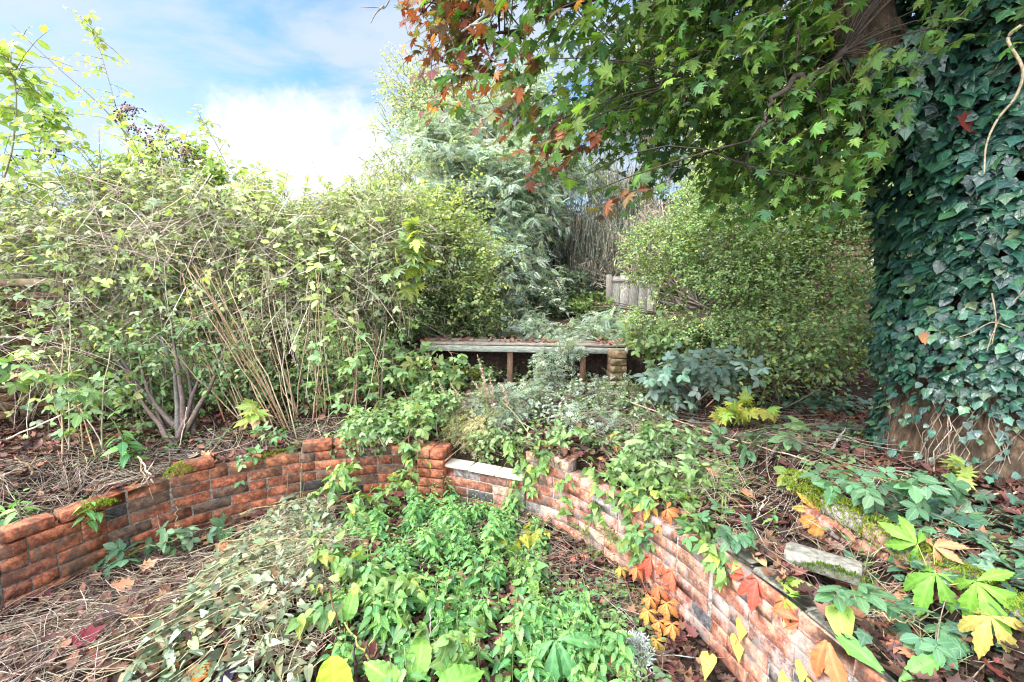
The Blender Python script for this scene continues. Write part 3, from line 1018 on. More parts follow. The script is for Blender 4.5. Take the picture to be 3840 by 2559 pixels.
def tangle(mb, boxes, n, ln=(.5, 1.3), r=(.0022, .0045), col=DEAD, bend=.35, up=.3):
    """criss-crossing thin dead stems in a volume of blobs"""
    P, u = blob_points(boxes, n, .2)
    D = unit(RNG.normal(0, 1, P.shape) * np.array([1, .6, .7]) + np.array([0, 0, up]))
    Ln = rnd(len(P), *ln)
    t = np.linspace(-.5, .5, 6)[None, :, None]
    bd = unit(np.cross(D, RNG.normal(0, 1, D.shape)))
    bd[:, 2] -= .8
    Q = P[:, None] + D[:, None] * Ln[:, None, None] * t + bd[:, None] * (Ln * bend)[:, None, None] * t ** 2 + RNG.normal(0, .008, (len(P), 6, 3))
    rr_ = rnd(len(P), *r)
    mb.tubes(Q, np.linspace(1, .3, 6)[None] * rr_[:, None], pal(len(P), col, .25), 3)
    for i_ in (2, 3, 4):
        e_ = unit((Q[:, i_ + 1] - Q[:, i_]) + RNG.normal(0, .75, P.shape) * np.linalg.norm(Q[:, i_ + 1] - Q[:, i_], axis=1)[:, None]) * (Ln * RNG.uniform(.10, .28, len(P)))[:, None]
        mb.tubes(np.stack([Q[:, i_], Q[:, i_] + e_ * .55 + RNG.normal(0, .01, P.shape), Q[:, i_] + e_ + RNG.normal(0, .02, P.shape) - np.array([0, 0, .02])], 1), np.array([.6, .4, .2])[None] * rr_[:, None], pal(len(P), col, .25), 3)


def trifol(ml, mt, blobs, ntw, colors, size, tl=(.25, .6), L=6, thr=0, seed=3, rmin=.5):
    P, u = blob_points(blobs, ntw, rmin, thr, 1.7, seed)
    D = unit(u * .6 + RNG.normal(0, .5, P.shape) + np.array([0, -.1, .1]))
    foliage(ml, mt, T_TRIL, P, D, rnd(len(P), *tl), L, size, lambda n: pal(n, colors, .2), .45, .8, .9, .003, (.25, .2, .14), .3)


# ---- bramble thicket on the left
def thicket(label, blobs, base, ntri, ntang, nsm, colors, seed, tri_size=(.07, .12), sm=(.03, .055), tang_blobs=None, nst=16, thr=.3, st_c=(.22, .16, .11), group='bramble thickets on the left'):
    root = thing('bramble_thicket', label, 'bramble', base, group)
    ml, mt, mdead = MB(), MB(), MB()
    trifol(ml, mt, blobs, ntri, colors, tri_size, thr=thr, seed=seed)
    P, u = blob_points(blobs, nsm, .3, thr, 1.9, seed + 1)
    D = unit(u * .5 + RNG.normal(0, .6, P.shape) + np.array([0, 0, .3]))
    foliage(ml, mt, T_SMALL, P, D, rnd(len(P), .15, .4), 8, sm, lambda n: pal(n, colors, .22), .3, .7)
    fb = [(c_ + np.array([0, -.22, -.06]), r_) for c_, r_ in blobs]
    tangle(mdead, tang_blobs or fb, int(ntang * 1.0), r=(.0016, .0038))
    shoots([(c_ + np.array([0, -.1, .05]), r_) for c_, r_ in blobs], 85, (.25, .6), T_OVAL, (.06, .12), [(.34, .47, .13), (.26, .38, .12), (.42, .50, .2)], L=6)(ml, mt)
    tops, _ = blob_points(blobs, nst, .5)
    stems(mt, np.asarray(base), tops, .012, .004, st_c, spread=.35, wob=.12, sag=.1)
    ml.build('foliage', M_VEIN, root); mt.build('canes', M_TWIG, root, True)
    o = mdead.build('dead_canes', M_TWIG, root, True); o['label'] = 'dry beige dead stems tangled through the thicket'
    return root


thicket('bramble thicket in front of the brown wall at the far left', [B(60, 1000, 4.0, .9, .5, .5), B(300, 850, 4.5, .8, .5, .45), B(120, 1300, 3.7, .6, .3, .28), B(-250, 1000, 4.0, .8, .6, .6)],
        (-4.0, 4.0, .6), 480, 480, 1100, YG + MG[:2], 11)
thicket('tallest bramble mound with dense dry stems left of centre', [B(600, 850, 4.6, .85, .6, .55), B(850, 900, 4.5, .8, .5, .5), B(480, 1080, 4.3, .6, .4, .42), B(700, 1180, 4.4, .55, .35, .3)],
        (-2.5, 4.3, .6), 480, 700, 2000, YG + [(.3, .33, .2)], 21)
thicket('bramble mound with grey leaves left of the timber staging', [B(1150, 950, 4.8, .75, .5, .5), B(1330, 1050, 4.7, .65, .45, .45), B(1080, 1160, 4.4, .5, .35, .35), B(1400, 860, 5.0, .6, .5, .4)],
        (-1.4, 4.4, .62), 400, 480, 2100, [(.29, .36, .16), (.22, .29, .14), (.34, .39, .22), (.17, .23, .12)], 31)

# ---- shrub with black berries standing above the brambles
def berries(ml, mt):
    bm_ = MB()
    bl = [B(560, 520, 4.7, .3, .15, .15), B(640, 600, 4.7, .3, .15, .2), B(230, 460, 4.5, .25, .1, .05), B(140, 590, 4.3, .25, .1, .08), B(780, 640, 4.8, .25, .1, .15), B(480, 430, 4.8, .1, .1, .12)]
    P, u = blob_points(bl, 46, .2)
    bm_root.append((P,))


bm_root = []
elder = bush('elder_bush', 'tall shrub with black berry clusters rising against the sky above the brambles', 'bush',
             [B(640, 640, 4.8, .5, .3, .4), B(480, 720, 4.7, .45, .3, .3), B(820, 700, 4.9, .5, .3, .25), B(330, 780, 4.6, .4, .3, .3), B(980, 790, 5.0, .4, .3, .2)], 620, T_OVAL, (.05, .11), [(.36, .50, .12), (.28, .42, .11), (.44, .52, .16), (.18, .29, .10)], (-2.3, 4.7, .6),
             L=7, tl=(.2, .5), thr=.36, nst=22, st_r=(.03, .005), st_c=(.2, .17, .13), extra=berries, seed=41, mat=M_VEIN)
bmesh_ico = bmesh.new(); bmesh.ops.create_icosphere(bmesh_ico, subdivisions=1, radius=1.0)
ICO = (np.array([v.co[:] for v in bmesh_ico.verts]), np.array([[v.index for v in f.verts] for f in bmesh_ico.faces])); bmesh_ico.free()
mb = MB()
for c in bm_root[0][0]:
    n = RNG.integers(8, 18)
    q = c + RNG.normal(0, .035, (n, 3)) * np.array([1.4, 1, .8])
    V = q[:, None] + ICO[0][None] * rnd(n, .007, .011)[:, None, None]
    F = ICO[1][None] + (np.arange(n) * len(ICO[0]))[:, None, None]
    mb.add(V.reshape(-1, 3), F, np.array((.012, .01, .018)))
    mb.tubes(np.stack([np.repeat(c[None] + [0, 0, .05], n, 0), q], 1), .0015, np.array((.2, .08, .06)), 3)
mb.build('berries', M_IVY, elder, True)
mb = MB()
P, _ = blob_points([B(430, 720, 4.5, .25, .1, .2)], 16, .1)
mb.inst(T_CURLED, P, RNG.normal(0, 1, P.shape), RNG.normal(0, 1, P.shape), rnd(len(P), .08, .14), pal(len(P), [(.18, .08, .04), (.25, .12, .05)]))
o = mb.build('withered_leaves', M_DRY, elder); o['label'] = 'withered brown curled leaves'

# long thin shoots reaching up left of the shrub
def whip(label, pts, lf, colors, name='sapling', cat='sapling', T=T_OVAL, size=(.06, .11), r=(.012, .004), tc=(.22, .2, .13), group=None, L=7, nsub=10, sub=(.2, .45), hang=.35, ext=None):
    root = thing(name, label, cat, pts[0], group)
    P = catmull(np.array(pts, dtype=float), 10)
    mt, ml = MB(), MB()
    mt.tubes(P, np.linspace(r[0], r[1], len(P)), np.array(tc), 5)
    k = RNG.uniform(.3, 1, nsub)
    C = P[(k * (len(P) - 1)).astype(int)]
    D = unit(RNG.normal(0, 1, C.shape) * np.array([1, .7, .35]) + np.array([0, 0, .25]))
    foliage(ml, mt, T, C, D, rnd(len(C), *sub), L, size, lambda n: pal(n, colors, .15), .25, .75, twig_r=.0035, twig_c=tc, hang=hang)
    if lf: foliage(ml, mt, T, P[-8:-1], unit(P[-7:] - P[-8:-1]) + RNG.normal(0, .4, (7, 3)), .16, 4, size, lambda n: pal(n, colors, .15))
    ml.build('foliage', M_VEIN, root); mt.build('stem', M_TWIG, root, True)
    return root


BRT = [(.40, .50, .16), (.32, .44, .15), (.48, .55, .24), (.26, .38, .18)]
whip('slender sunlit sapling with pale leaves at the left edge', [at(0, 1250, 4.1), at(-10, 800, 4.1), at(45, 560, 4.1), at(60, 350, 4.1), at(20, 180, 4.1)], True, BRT, nsub=52, sub=(.25, .6), L=8, size=(.07, .13))
whip('leafy sapling leaning behind the sapling at the left edge', [at(-150, 1250, 4.4), at(-80, 800, 4.4), at(110, 700, 4.4), at(160, 500, 4.4), at(220, 420, 4.4)], True, BRT, nsub=34, sub=(.2, .5), L=7, size=(.06, .11))
whip('long bare arching shoot leaning left across the blue sky', [at(640, 700, 4.9), at(520, 560, 4.9), at(380, 400, 4.9), at(200, 240, 4.9), at(40, 90, 4.9)], False, BRT, nsub=4, sub=(.1, .2), r=(.008, .0025), L=4, size=(.04, .07), tc=(.12, .1, .08))
whip('thin upright shoot with small pale leaves against the sky', [at(500, 760, 4.9), at(480, 560, 4.9), at(440, 420, 4.9), at(390, 240, 4.9), at(330, 60, 4.9)], True, BRT, nsub=26, sub=(.15, .32), r=(.007, .002), L=6, size=(.045, .085))
whip('short pale leaf shoot standing out of the mound against white cloud', [at(860, 640, 5.0), at(800, 520, 5.0), at(745, 430, 5.0)], True, BRT, nsub=5, sub=(.1, .16), r=(.005, .002), L=4, size=(.045, .07))

# ---- bright shrub and shade shrub in the middle
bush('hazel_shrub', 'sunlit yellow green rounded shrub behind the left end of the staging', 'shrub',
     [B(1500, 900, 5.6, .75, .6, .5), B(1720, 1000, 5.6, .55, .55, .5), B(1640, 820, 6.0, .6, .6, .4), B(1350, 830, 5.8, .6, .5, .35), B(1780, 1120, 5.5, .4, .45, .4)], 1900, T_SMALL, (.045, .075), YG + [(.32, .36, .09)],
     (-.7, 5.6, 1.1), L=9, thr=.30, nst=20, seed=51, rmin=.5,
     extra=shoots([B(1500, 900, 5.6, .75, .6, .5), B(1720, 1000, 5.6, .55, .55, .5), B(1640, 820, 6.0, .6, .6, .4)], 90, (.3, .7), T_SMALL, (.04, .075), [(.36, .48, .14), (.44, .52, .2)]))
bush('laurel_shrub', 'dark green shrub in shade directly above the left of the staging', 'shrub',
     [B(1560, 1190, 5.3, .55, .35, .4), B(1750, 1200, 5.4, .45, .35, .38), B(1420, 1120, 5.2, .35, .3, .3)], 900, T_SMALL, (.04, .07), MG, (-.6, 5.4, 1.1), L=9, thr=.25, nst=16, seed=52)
whip('young maple seedling with big pale lobed leaves in front of the brambles', [at(1520, 1420, 4.5), at(1500, 1200, 4.4), at(1520, 1000, 4.3), at(1550, 860, 4.3)], True, [(.22, .30, .09), (.16, .25, .11), (.28, .33, .06)],
     name='maple_seedling', T=T_MAPLE, size=(.12, .18), nsub=9, sub=(.12, .22), L=4, r=(.007, .003))

# ---- trees behind
def tree(name, label, blobs, ntw, T, size, colors, base, trunks, L=10, tl=(.3, .7), thr=.25, nst=30, seed=1, group='trees behind the thicket', up=.6, droop=.3, rmin=.35, tr=.07, bark=(.20, .17, .14), mat=None, weights=None, rise=.35, hang=.3, twig_c=(.16, .13, .10), nscale=1.1):
    root = thing(name, label, 'tree', base, group)
    P, u = blob_points(blobs, ntw, rmin, thr, nscale, seed)
    D = unit(u * .8 + np.array([0, 0, rise]) + RNG.normal(0, .4, P.shape))
    ml, mt, tr_ = MB(), MB(), MB()
    Ln = rnd(len(P), *tl)
    foliage(ml, mt, T, P - D * Ln[:, None] * .4, D, Ln, L, size, lambda n: pal(n, colors, .2, weights), droop, up, .9, .006, twig_c, hang)
    cb = np.array([b[0] for b in blobs])
    for tp in trunks:
        Q = catmull(np.array([np.array(base) + [RNG.normal(0, .1), 0, -.1]] + [np.asarray(q) for q in tp], dtype=float), 8)
        tr_.tubes(Q, np.linspace(tr, tr * .25, len(Q)), np.array(bark), 8)
        idx = RNG.choice(len(P), nst // len(trunks))
        zs = np.clip(P[idx, 2] - rnd(len(idx), .3, .9), Q[0, 2] + .4, Q[-1, 2])
        bs = np.stack([np.interp(zs, Q[:, 2], Q[:, 0]), np.interp(zs, Q[:, 2], Q[:, 1]), zs], -1)
        stems(tr_, bs, P[idx], tr * .3, .006, bark, wob=.1, npt=6, k=4)
    ml.build('crown', mat or M_LEAF, root); mt.build('twigs', M_TWIG, root, True); tr_.build('trunk', M_BARK, root, True)
    return root


tree('silver_leaf_tree', 'pale silvery green tree with feathery leaves in the middle distance',
     [B(1650, 620, 8, .8, .7, .7), B(1850, 700, 8, .8, .7, .8), B(1750, 900, 7.8, .8, .7, .7), B(1980, 800, 8, .5, .5, .5), B(2030, 1080, 7.6, .35, .4, .3), B(1560, 760, 8.2, .6, .6, .5), B(1880, 1000, 7.5, .6, .5, .5), B(2060, 620, 8.6, .6, .6, .7), B(2000, 380, 9, .7, .6, .6), B(1720, 430, 8.6, .5, .5, .5)],
     2300, T_PINN, (.14, .24), PALE, (.0, 8, 1.2), [[at(1950, 900, 8), at(1975, 700, 8), at(1940, 480, 8)], [at(1870, 900, 7.9), at(1870, 650, 8), at(1800, 450, 8)]], L=6, thr=.37, seed=61, tr=.05, bark=(.34, .27, .20))
tree('birch_tree', 'tall wispy pale green tree rising highest against the sky left of the maple',
     [B(1600, 520, 10, 1.1, .9, .9), B(1560, 330, 10, .6, .6, .8), B(1750, 420, 10.5, 1.1, .9, .9), B(1480, 600, 9.8, .6, .6, .5), B(2000, 480, 10.5, 1., .9, 1.0), B(1440, 730, 9.6, .6, .5, .3)],
     2000, T_SMALL, (.06, .10), [(.34, .42, .22), (.27, .35, .2), (.42, .46, .28)], (-.4, 10, 1.3), [[at(1680, 800, 10), at(1640, 550, 10), at(1580, 250, 10)], [at(1750, 800, 10.2), at(1850, 500, 10.2), at(1900, 300, 10.3)]], L=10, thr=.33, seed=62, tr=.08)
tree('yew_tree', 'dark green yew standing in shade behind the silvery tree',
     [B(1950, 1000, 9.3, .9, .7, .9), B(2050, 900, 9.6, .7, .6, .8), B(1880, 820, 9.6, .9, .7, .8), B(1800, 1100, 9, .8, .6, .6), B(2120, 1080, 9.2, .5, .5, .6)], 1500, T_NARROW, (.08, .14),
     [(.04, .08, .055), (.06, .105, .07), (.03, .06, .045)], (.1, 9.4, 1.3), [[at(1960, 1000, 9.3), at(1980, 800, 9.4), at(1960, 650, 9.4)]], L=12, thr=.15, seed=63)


# ---- weeping conifer: arching boughs hung with strands
def weeper(name, label, base, trunk, boughs, colors, nst, L, seed_ln=(.3, .9), size=(.035, .075), group='trees behind the thicket', bark=(.2, .16, .13)):
    root = thing(name, label, 'tree', base, group)
    ml, mt, tr_ = MB(), MB(), MB()
    Q = catmull(np.array([base] + trunk, dtype=float), 8)
    tr_.tubes(Q, np.linspace(.13, .05, len(Q)), np.array(bark), 8)
    for b in boughs:
        P = catmull(np.array(b, dtype=float), 8)
        tr_.tubes(P, np.linspace(.04, .008, len(P)), np.array(bark), 5)
        k = rnd(nst, .1, 1) * (len(P) - 1)
        i0 = k.astype(int).clip(0, len(P) - 2)
        C = P[i0] + (P[i0 + 1] - P[i0]) * (k - i0)[:, None] + RNG.normal(0, .22, (nst, 3)) * np.array([1, 1, .6])
        D = np.array([0, 0, -1.0]) + RNG.normal(0, .16, (nst, 3))
        foliage(ml, mt, T_NARROW, C, D, rnd(nst, *seed_ln), L, size, lambda n: pal(n, colors, .25), 0.0, .2, .45, .003, (.2, .17, .13), .7)
    ml.build('crown', M_LEAF, root); mt.build('twigs', M_TWIG, root, True); tr_.build('trunk', M_BARK, root, True)


WP = [(.24, .32, .25), (.17, .24, .19), (.30, .34, .25), (.12, .18, .14), (.32, .29, .22)]
weeper('weeping_conifer', 'grey brown weeping conifer with hanging strands behind the fence panel', np.array(at(2430, 1120, 9.2)) * [1, 1, 0] + [0, 0, 1.3], [at(2430, 700, 9.2), at(2440, 300, 9.2), at(2450, 0, 9.2)],
       [[at(2430, 820, 9.2), at(2250, 790, 9.0), at(2080, 860, 8.8)], [at(2430, 700, 9.2), at(2300, 640, 9), at(2230, 640, 8.8)],
        [at(2430, 600, 9.2), at(2560, 560, 9), at(2720, 640, 8.8)], [at(2430, 450, 9.2), at(2330, 420, 9), at(2240, 520, 8.8)], [at(2430, 420, 9.2), at(2550, 380, 9), at(2650, 470, 8.8)],
        [at(2430, 900, 9.2), at(2330, 840, 8.6), at(2260, 900, 8.4)], [at(2430, 800, 9.2), at(2520, 760, 8.8), at(2640, 820, 8.6)], [at(2430, 850, 9.2), at(2440, 800, 8.6), at(2440, 860, 8.2)],
        [at(2430, 300, 9.2), at(2350, 260, 9), at(2260, 330, 8.8)], [at(2430, 720, 9.2), at(2340, 700, 9), at(2200, 760, 8.9)]], WP, 230, 18)
weeper('weeping_conifer', 'low weeping conifer with drooping grey green strands beside the dark yew', np.array(at(2150, 1100, 8.6)) * [1, 1, 0] + [0, 0, 1.25], [at(2150, 950, 8.6), at(2150, 820, 8.7)],
       [[at(2150, 860, 8.6), at(2080, 840, 8.5), at(2020, 900, 8.4)], [at(2150, 860, 8.6), at(2230, 830, 8.5), at(2290, 900, 8.3)], [at(2150, 940, 8.6), at(2230, 920, 8.3), at(2300, 990, 8.1)], [at(2150, 820, 8.6), at(2160, 800, 8.4), at(2180, 860, 8.2)]],
       [(.10, .13, .12), (.07, .10, .09), (.2, .23, .19)], 200, 11, (.25, .6))
# bleached dead bush under the conifer
bush('dead_bush', 'bleached leafless bush hanging beside the fence panel', 'bush', [B(2330, 960, 7.9, .3, .3, .5), B(2230, 1020, 7.9, .2, .3, .3), B(2420, 960, 7.4, .35, .3, .55), B(2450, 820, 7.6, .3, .3, .4)], 120, T_STRAND, (.06, .16),
     [(.34, .28, .22), (.26, .21, .17), (.4, .34, .28)], (3.0, 7.8, 1.3), L=7, tl=(.2, .5), rise=-.6, st_c=(.3, .25, .2), nst=30, hang=.6, mat=M_DRY)

tree('ash_tree', 'light green leafy tree behind the right hedge below the maple canopy',
     [B(2800, 640, 8, 1.0, .8, .8), B(3050, 560, 8, 1.0, .8, .9), B(2680, 820, 7.5, .6, .6, .6), B(2950, 850, 7.5, 1.0, .7, .6), B(3200, 750, 7.5, .8, .7, .9), B(2750, 420, 8.5, .9, .8, .8), B(3100, 330, 8.5, 1.1, .8, .9), B(2480, 350, 9.8, .9, .7, .9), B(2550, 120, 10, 1, .8, .8), B(2720, 700, 7, .5, .5, .5), B(3000, 700, 6.8, .7, .5, .5)],
     4200, T_SMALL, (.06, .11), [(.34, .46, .18), (.26, .38, .15), (.42, .52, .25), (.19, .28, .12)], (4.2, 8, 1.2), [[at(2800, 900, 8), at(2820, 600, 8), at(2800, 300, 8)], [at(3000, 900, 8), at(3050, 600, 8), at(3100, 300, 8.2)]], thr=.25, seed=64, tr=.06)
# far tree belt that closes the view
for i, (lab, X, Y, dp, rx, rz, cl) in enumerate((
        ('far dark green tree low behind the bramble mounds', 700, 960, 15, 4.0, 1.1, MG), ('far pale tree behind the sapling at the left edge', -100, 930, 14, 2.6, 1.3, YG),
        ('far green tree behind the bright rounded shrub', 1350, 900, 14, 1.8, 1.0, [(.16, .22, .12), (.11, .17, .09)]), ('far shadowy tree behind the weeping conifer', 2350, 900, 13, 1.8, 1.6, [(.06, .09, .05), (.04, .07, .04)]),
        ('far green tree behind the ivy trunk', 3300, 700, 12, 3.2, 2.6, MG))):
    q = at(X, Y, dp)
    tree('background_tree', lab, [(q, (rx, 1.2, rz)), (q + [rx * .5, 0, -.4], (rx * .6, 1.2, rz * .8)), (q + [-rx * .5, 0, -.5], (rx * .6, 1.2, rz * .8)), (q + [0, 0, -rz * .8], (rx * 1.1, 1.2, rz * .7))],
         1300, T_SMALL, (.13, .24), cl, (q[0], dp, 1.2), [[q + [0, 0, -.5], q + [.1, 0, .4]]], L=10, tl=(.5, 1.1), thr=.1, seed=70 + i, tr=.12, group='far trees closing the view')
for lab, c_, r_ in (('green shrub standing beyond the ivy trunk on the right', (5.6, 3.6, 1.3), (1.0, 1.2, 1.2)), ('green shrub right of the ivy trunk', (6.2, 1.0, 1.2), (.9, 1.2, 1.1)), ('loose shrub at the end of the brown wall on the left', (-6.2, 1.6, 1.2), (.8, 1.1, 1.0))):
    bush('garden_shrub', lab, 'shrub', [(np.array(c_), r_), (np.array(c_) + [.3, .8, -.2], (r_[0] * .8, r_[1] * .8, r_[2] * .8))], 900, T_SMALL, (.05, .09), [(.22, .34, .13), (.16, .26, .10), (.28, .38, .16)], (c_[0], c_[1], .6), L=9, tl=(.2, .5), thr=.25, nst=12, group='shrubs beside the garden edges')
# fern-like growth on the path behind the staging
bush('path_weeds', 'bright low weeds at the end of the path beside the fence panel', 'plant', [B(2200, 1130, 7.6, .5, .4, .16), B(2120, 1150, 7.3, .4, .3, .12)], 260, T_SMALL, (.05, .09), [(.16, .24, .06), (.11, .18, .05)], (2.4, 7.5, 1.25), L=7, tl=(.12, .25), nst=8)
bush('dark_shrub', 'dark leafy shrub at the left side of the path behind the staging', 'shrub', [B(2030, 1120, 7.2, .4, .4, .32), B(1960, 1200, 6.6, .35, .3, .25), B(2130, 1060, 7.6, .4, .3, .25)], 420, T_SMALL, (.05, .09), [(.06, .10, .06), (.09, .14, .08), (.04, .07, .045)], (.7, 7, 1.2), L=8, nst=10)
bush('silver_bush', 'pale blue grey leafy bush low behind the middle of the staging', 'bush', [B(2130, 1270, 5.3, .45, .3, .16), B(2270, 1240, 5.6, .4, .3, .2), B(1990, 1230, 5.4, .25, .25, .15), B(2380, 1260, 5.3, .3, .3, .2)], 520, T_PINN, (.08, .15), PALE, (1.2, 5.4, 1.0), L=5, tl=(.15, .35), nst=18)
whip('tall silver leaved stalk leaning over the path behind the staging', [at(2180, 1260, 5.5), at(2120, 1170, 5.5), at(2060, 1090, 5.5)], True, PALE, name='weed_stalk', cat='plant', T=T_SMALL, size=(.04, .07), nsub=14, sub=(.05, .12), L=4, r=(.006, .003))
bush('silver_foliage_plant', 'grey green feathery plant growing up in front of the staging rail', 'plant', [B(2060, 1400, 4.35, .14, .1, .25), B(2130, 1310, 4.4, .14, .1, .14), B(2010, 1500, 4.2, .2, .12, .12)], 150, T_MUG, (.06, .11), PALE, (.42, 4.35, .66), L=6, tl=(.12, .25), nst=8, st_r=(.006, .003))

# ---- right hedge
hb = [B(2640, 1170, 4.7, .4, .4, .3), B(2840, 1210, 4.5, .45, .4, .3), B(2700, 900, 4.9, .5, .5, .5), B(2560, 1050, 5.0, .32, .5, .45), B(2620, 780, 5.3, .3, .4, .4), B(2780, 700, 5.3, .35, .4, .4), B(2950, 660, 5.2, .4, .4, .35), B(2850, 850, 4.9, .6, .5, .55), B(3050, 800, 4.9, .6, .5, .55), B(3200, 950, 4.6, .5, .5, .6), B(2750, 1120, 4.7, .6, .5, .45), B(2950, 1080, 4.6, .6, .5, .45),
      B(2480, 1220, 4.8, .4, .4, .3), B(3150, 1180, 4.4, .5, .4, .4), B(3000, 1280, 4.3, .5, .3, .22), B(2760, 1290, 4.5, .5, .3, .25), B(2450, 940, 5.3, .35, .4, .35), B(3250, 780, 4.7, .5, .4, .5)]
bush('privet_hedge', 'overgrown small leaved green hedge on the right side', 'hedge', hb, 8800, T_SMALL, (.026, .05), [(.30, .46, .17), (.22, .36, .14), (.38, .52, .22), (.13, .22, .10), (.52, .54, .15), (.30, .42, .27)],
     (2.6, 4.8, .8), L=9, tl=(.12, .32), thr=.27, nscale=2.0, weights=[4, 4, 3, 3, .8, 2], nst=14, st_r=(.010, .003), st_c=(.07, .055, .04), seed=81, rmin=.62, st_spread=.5,
     extra=shoots(hb, 190, (.3, .75), T_SMALL, (.03, .055), [(.34, .50, .18), (.26, .40, .15), (.42, .54, .22)]))
bush('rose_shrub', 'low straggly shrub with yellowing leaves at the foot of the right hedge', 'shrub', [B(3080, 1350, 3.6, .40, .2, .16), B(2950, 1270, 3.9, .45, .25, .22), B(3200, 1260, 3.5, .25, .2, .2), B(2850, 1400, 3.8, .35, .2, .14), B(3230, 1080, 3.6, .2, .2, .2)], 420, T_OVAL, (.035, .06),
     [(.20, .32, .13), (.15, .25, .11), (.38, .40, .10)], (2.1, 3.7, .7), L=8, tl=(.2, .45), nst=6, st_r=(.008, .002), st_c=(.12, .095, .07), mat=M_VEIN, weights=[4, 4, 1.2])
# blue-grey bramble in front of the hedge
bush('grey_bramble', 'blue grey broad leaved bramble arching at the foot of the right hedge', 'bramble', [B(2600, 1370, 3.9, .30, .2, .12), B(2480, 1420, 3.9, .22, .2, .12), B(2720, 1380, 3.8, .2, .15, .12)], 60, T_TRI, (.13, .19), [(.13, .20, .16), (.10, .17, .13), (.17, .24, .19)],
     (1.6, 3.95, .7), L=5, tl=(.25, .5), nst=10, st_r=(.006, .003), st_c=(.25, .16, .12), mat=M_VEIN, up=1.0)
bush('bramble_bush', 'bright green bramble against the hedge above the grey leaved bramble', 'bramble', [B(2480, 1290, 4.4, .2, .2, .12), B(2540, 1250, 4.5, .25, .2, .15), B(2420, 1260, 4.5, .15, .2, .1)], 60, T_TRI, (.10, .15), [(.15, .22, .08), (.11, .18, .07)], (1.7, 4.4, .8), L=4, tl=(.2, .35), nst=6, mat=M_VEIN)


# ------------------------------------------------------------------ the big maple and its ivy
TRX, TRY = 2.5, 2.4
mp = thing('maple_tree', 'large maple spreading green and reddening leaves over the right half of the view', 'tree', (TRX, TRY, .7))
tk, cr, rd, tw = MB(), MB(), MB(), MB()


def limb(mbx, pts, r0, r1, k=8, n=10, wob=0.0):
    P = catmull(np.array(pts, dtype=float), n)
    P += RNG.normal(0, wob, P.shape)
    mbx.tubes(P, np.linspace(r0, r1, len(P)), np.array((.17, .112, .072)), k)
    return P


zz = np.linspace(.3, 4.6, 30); th = np.linspace(0, 2 * math.pi, 36, endpoint=False)
rr = .36 + .16 * np.exp(-(zz - .5) / .25)[:, None] * (1 + .35 * np.sin(th * 5)[None]) + .025 * np.sin(th * 3 + .5)[None] + .012 * np.sin(zz * 9)[:, None]
cx = TRX + .05 * (zz - .7); cyy = TRY + 0 * zz
V = np.stack([cx[:, None] + rr * np.cos(th)[None], cyy[:, None] + rr * np.sin(th)[None], np.repeat(zz[:, None], 36, 1)], -1)
i, j = np.meshgrid(np.arange(29), np.arange(36), indexing='ij')
q0 = i * 36 + j; q1 = i * 36 + (j + 1) % 36
tk.add(V, np.concatenate([np.stack([q0, q1, q1 + 36], -1).reshape(-1, 3), np.stack([q0, q1 + 36, q0 + 36], -1).reshape(-1, 3)]), np.array((.17, .112, .072)))
limb(tk, [(2.5, 2.5, 2.1), at(3290, 230, 2.35), at(3215, 0, 2.35), (1.32, 2.35, 4.2), (.9, 2.2, 5.2)], .16, .09, 10)
limb(tk, [(2.6, 2.4, 4.4), (2.5, 2.5, 5.4), (2.3, 2.6, 6.2)], .33, .2, 10)
tk.build('trunk', M_BARK, mp, True)
# boughs seen against the leaves
BO = [[(2.0, 2.6, 3.9), at(3000, 80, 2.6), at(2600, 220, 2.8), at(2480, 330, 2.9), at(2300, 440, 3.0), at(2150, 470, 3.1)],
      [(1.6, 2.6, 4.1), at(2950, -150, 2.5), at(2500, -100, 2.6), at(2150, 20, 2.7), at(1900, 110, 2.8), at(1760, 180, 2.9), at(1700, 260, 2.9)],
      [(2.0, 2.7, 3.9), at(2850, 60, 2.7), at(2700, 110, 2.5), at(2650, 200, 2.3), at(2620, 330, 2.2)],
      [(1.2, 2.4, 4.6), at(2300, -350, 2.4), at(1900, -200, 2.4), at(1650, -60, 2.5), at(1580, 60, 2.6)],
      [(2.1, 2.8, 3.6), at(3100, 350, 2.9), at(2900, 480, 3.1), at(2700, 560, 3.2), at(2500, 640, 3.3)],
      [(1.8, 2.7, 4.0), at(2700, 50, 3.2), at(2450, 180, 3.5), at(2300, 330, 3.6), at(2250, 560, 3.6)],
      [(2.1, 2.3, 3.6), at(3150, 200, 2.1), at(2950, 330, 2.0), at(2850, 480, 2.0), at(2780, 620, 2.1)]]
bb = MB()
bps = []
for b in BO:
    P = catmull(np.array(b, dtype=float), 8)
    P[1:] += RNG.normal(0, .012, P[1:].shape)
    bb.tubes(P, np.linspace(.020, .0035, len(P)), np.array((.05, .038, .03)), 6)
    bps.append(P)
BPTS = np.concatenate([p[len(p) // 4:] for p in bps])


def in_poly(X, Y, poly):
    c = np.zeros(len(X), dtype=bool)
    for (x0, y0), (x1, y1) in zip(poly, poly[1:] + poly[:1]):
        if y0 != y1:
            c ^= ((y0 > Y) != (y1 > Y)) & (X < (x1 - x0) * (Y - y0) / (y1 - y0) + x0)
    return c


def project(P):
    c, s = math.cos(PITCH), math.sin(PITCH)
    x, y, z = P[:, 0], P[:, 1], P[:, 2] - EYE
    f = y * c - z * s; u = y * s + z * c
    return 3.75 * (512 + FPX * x / f), 3.75 * (341.2 - FPX * u / f)


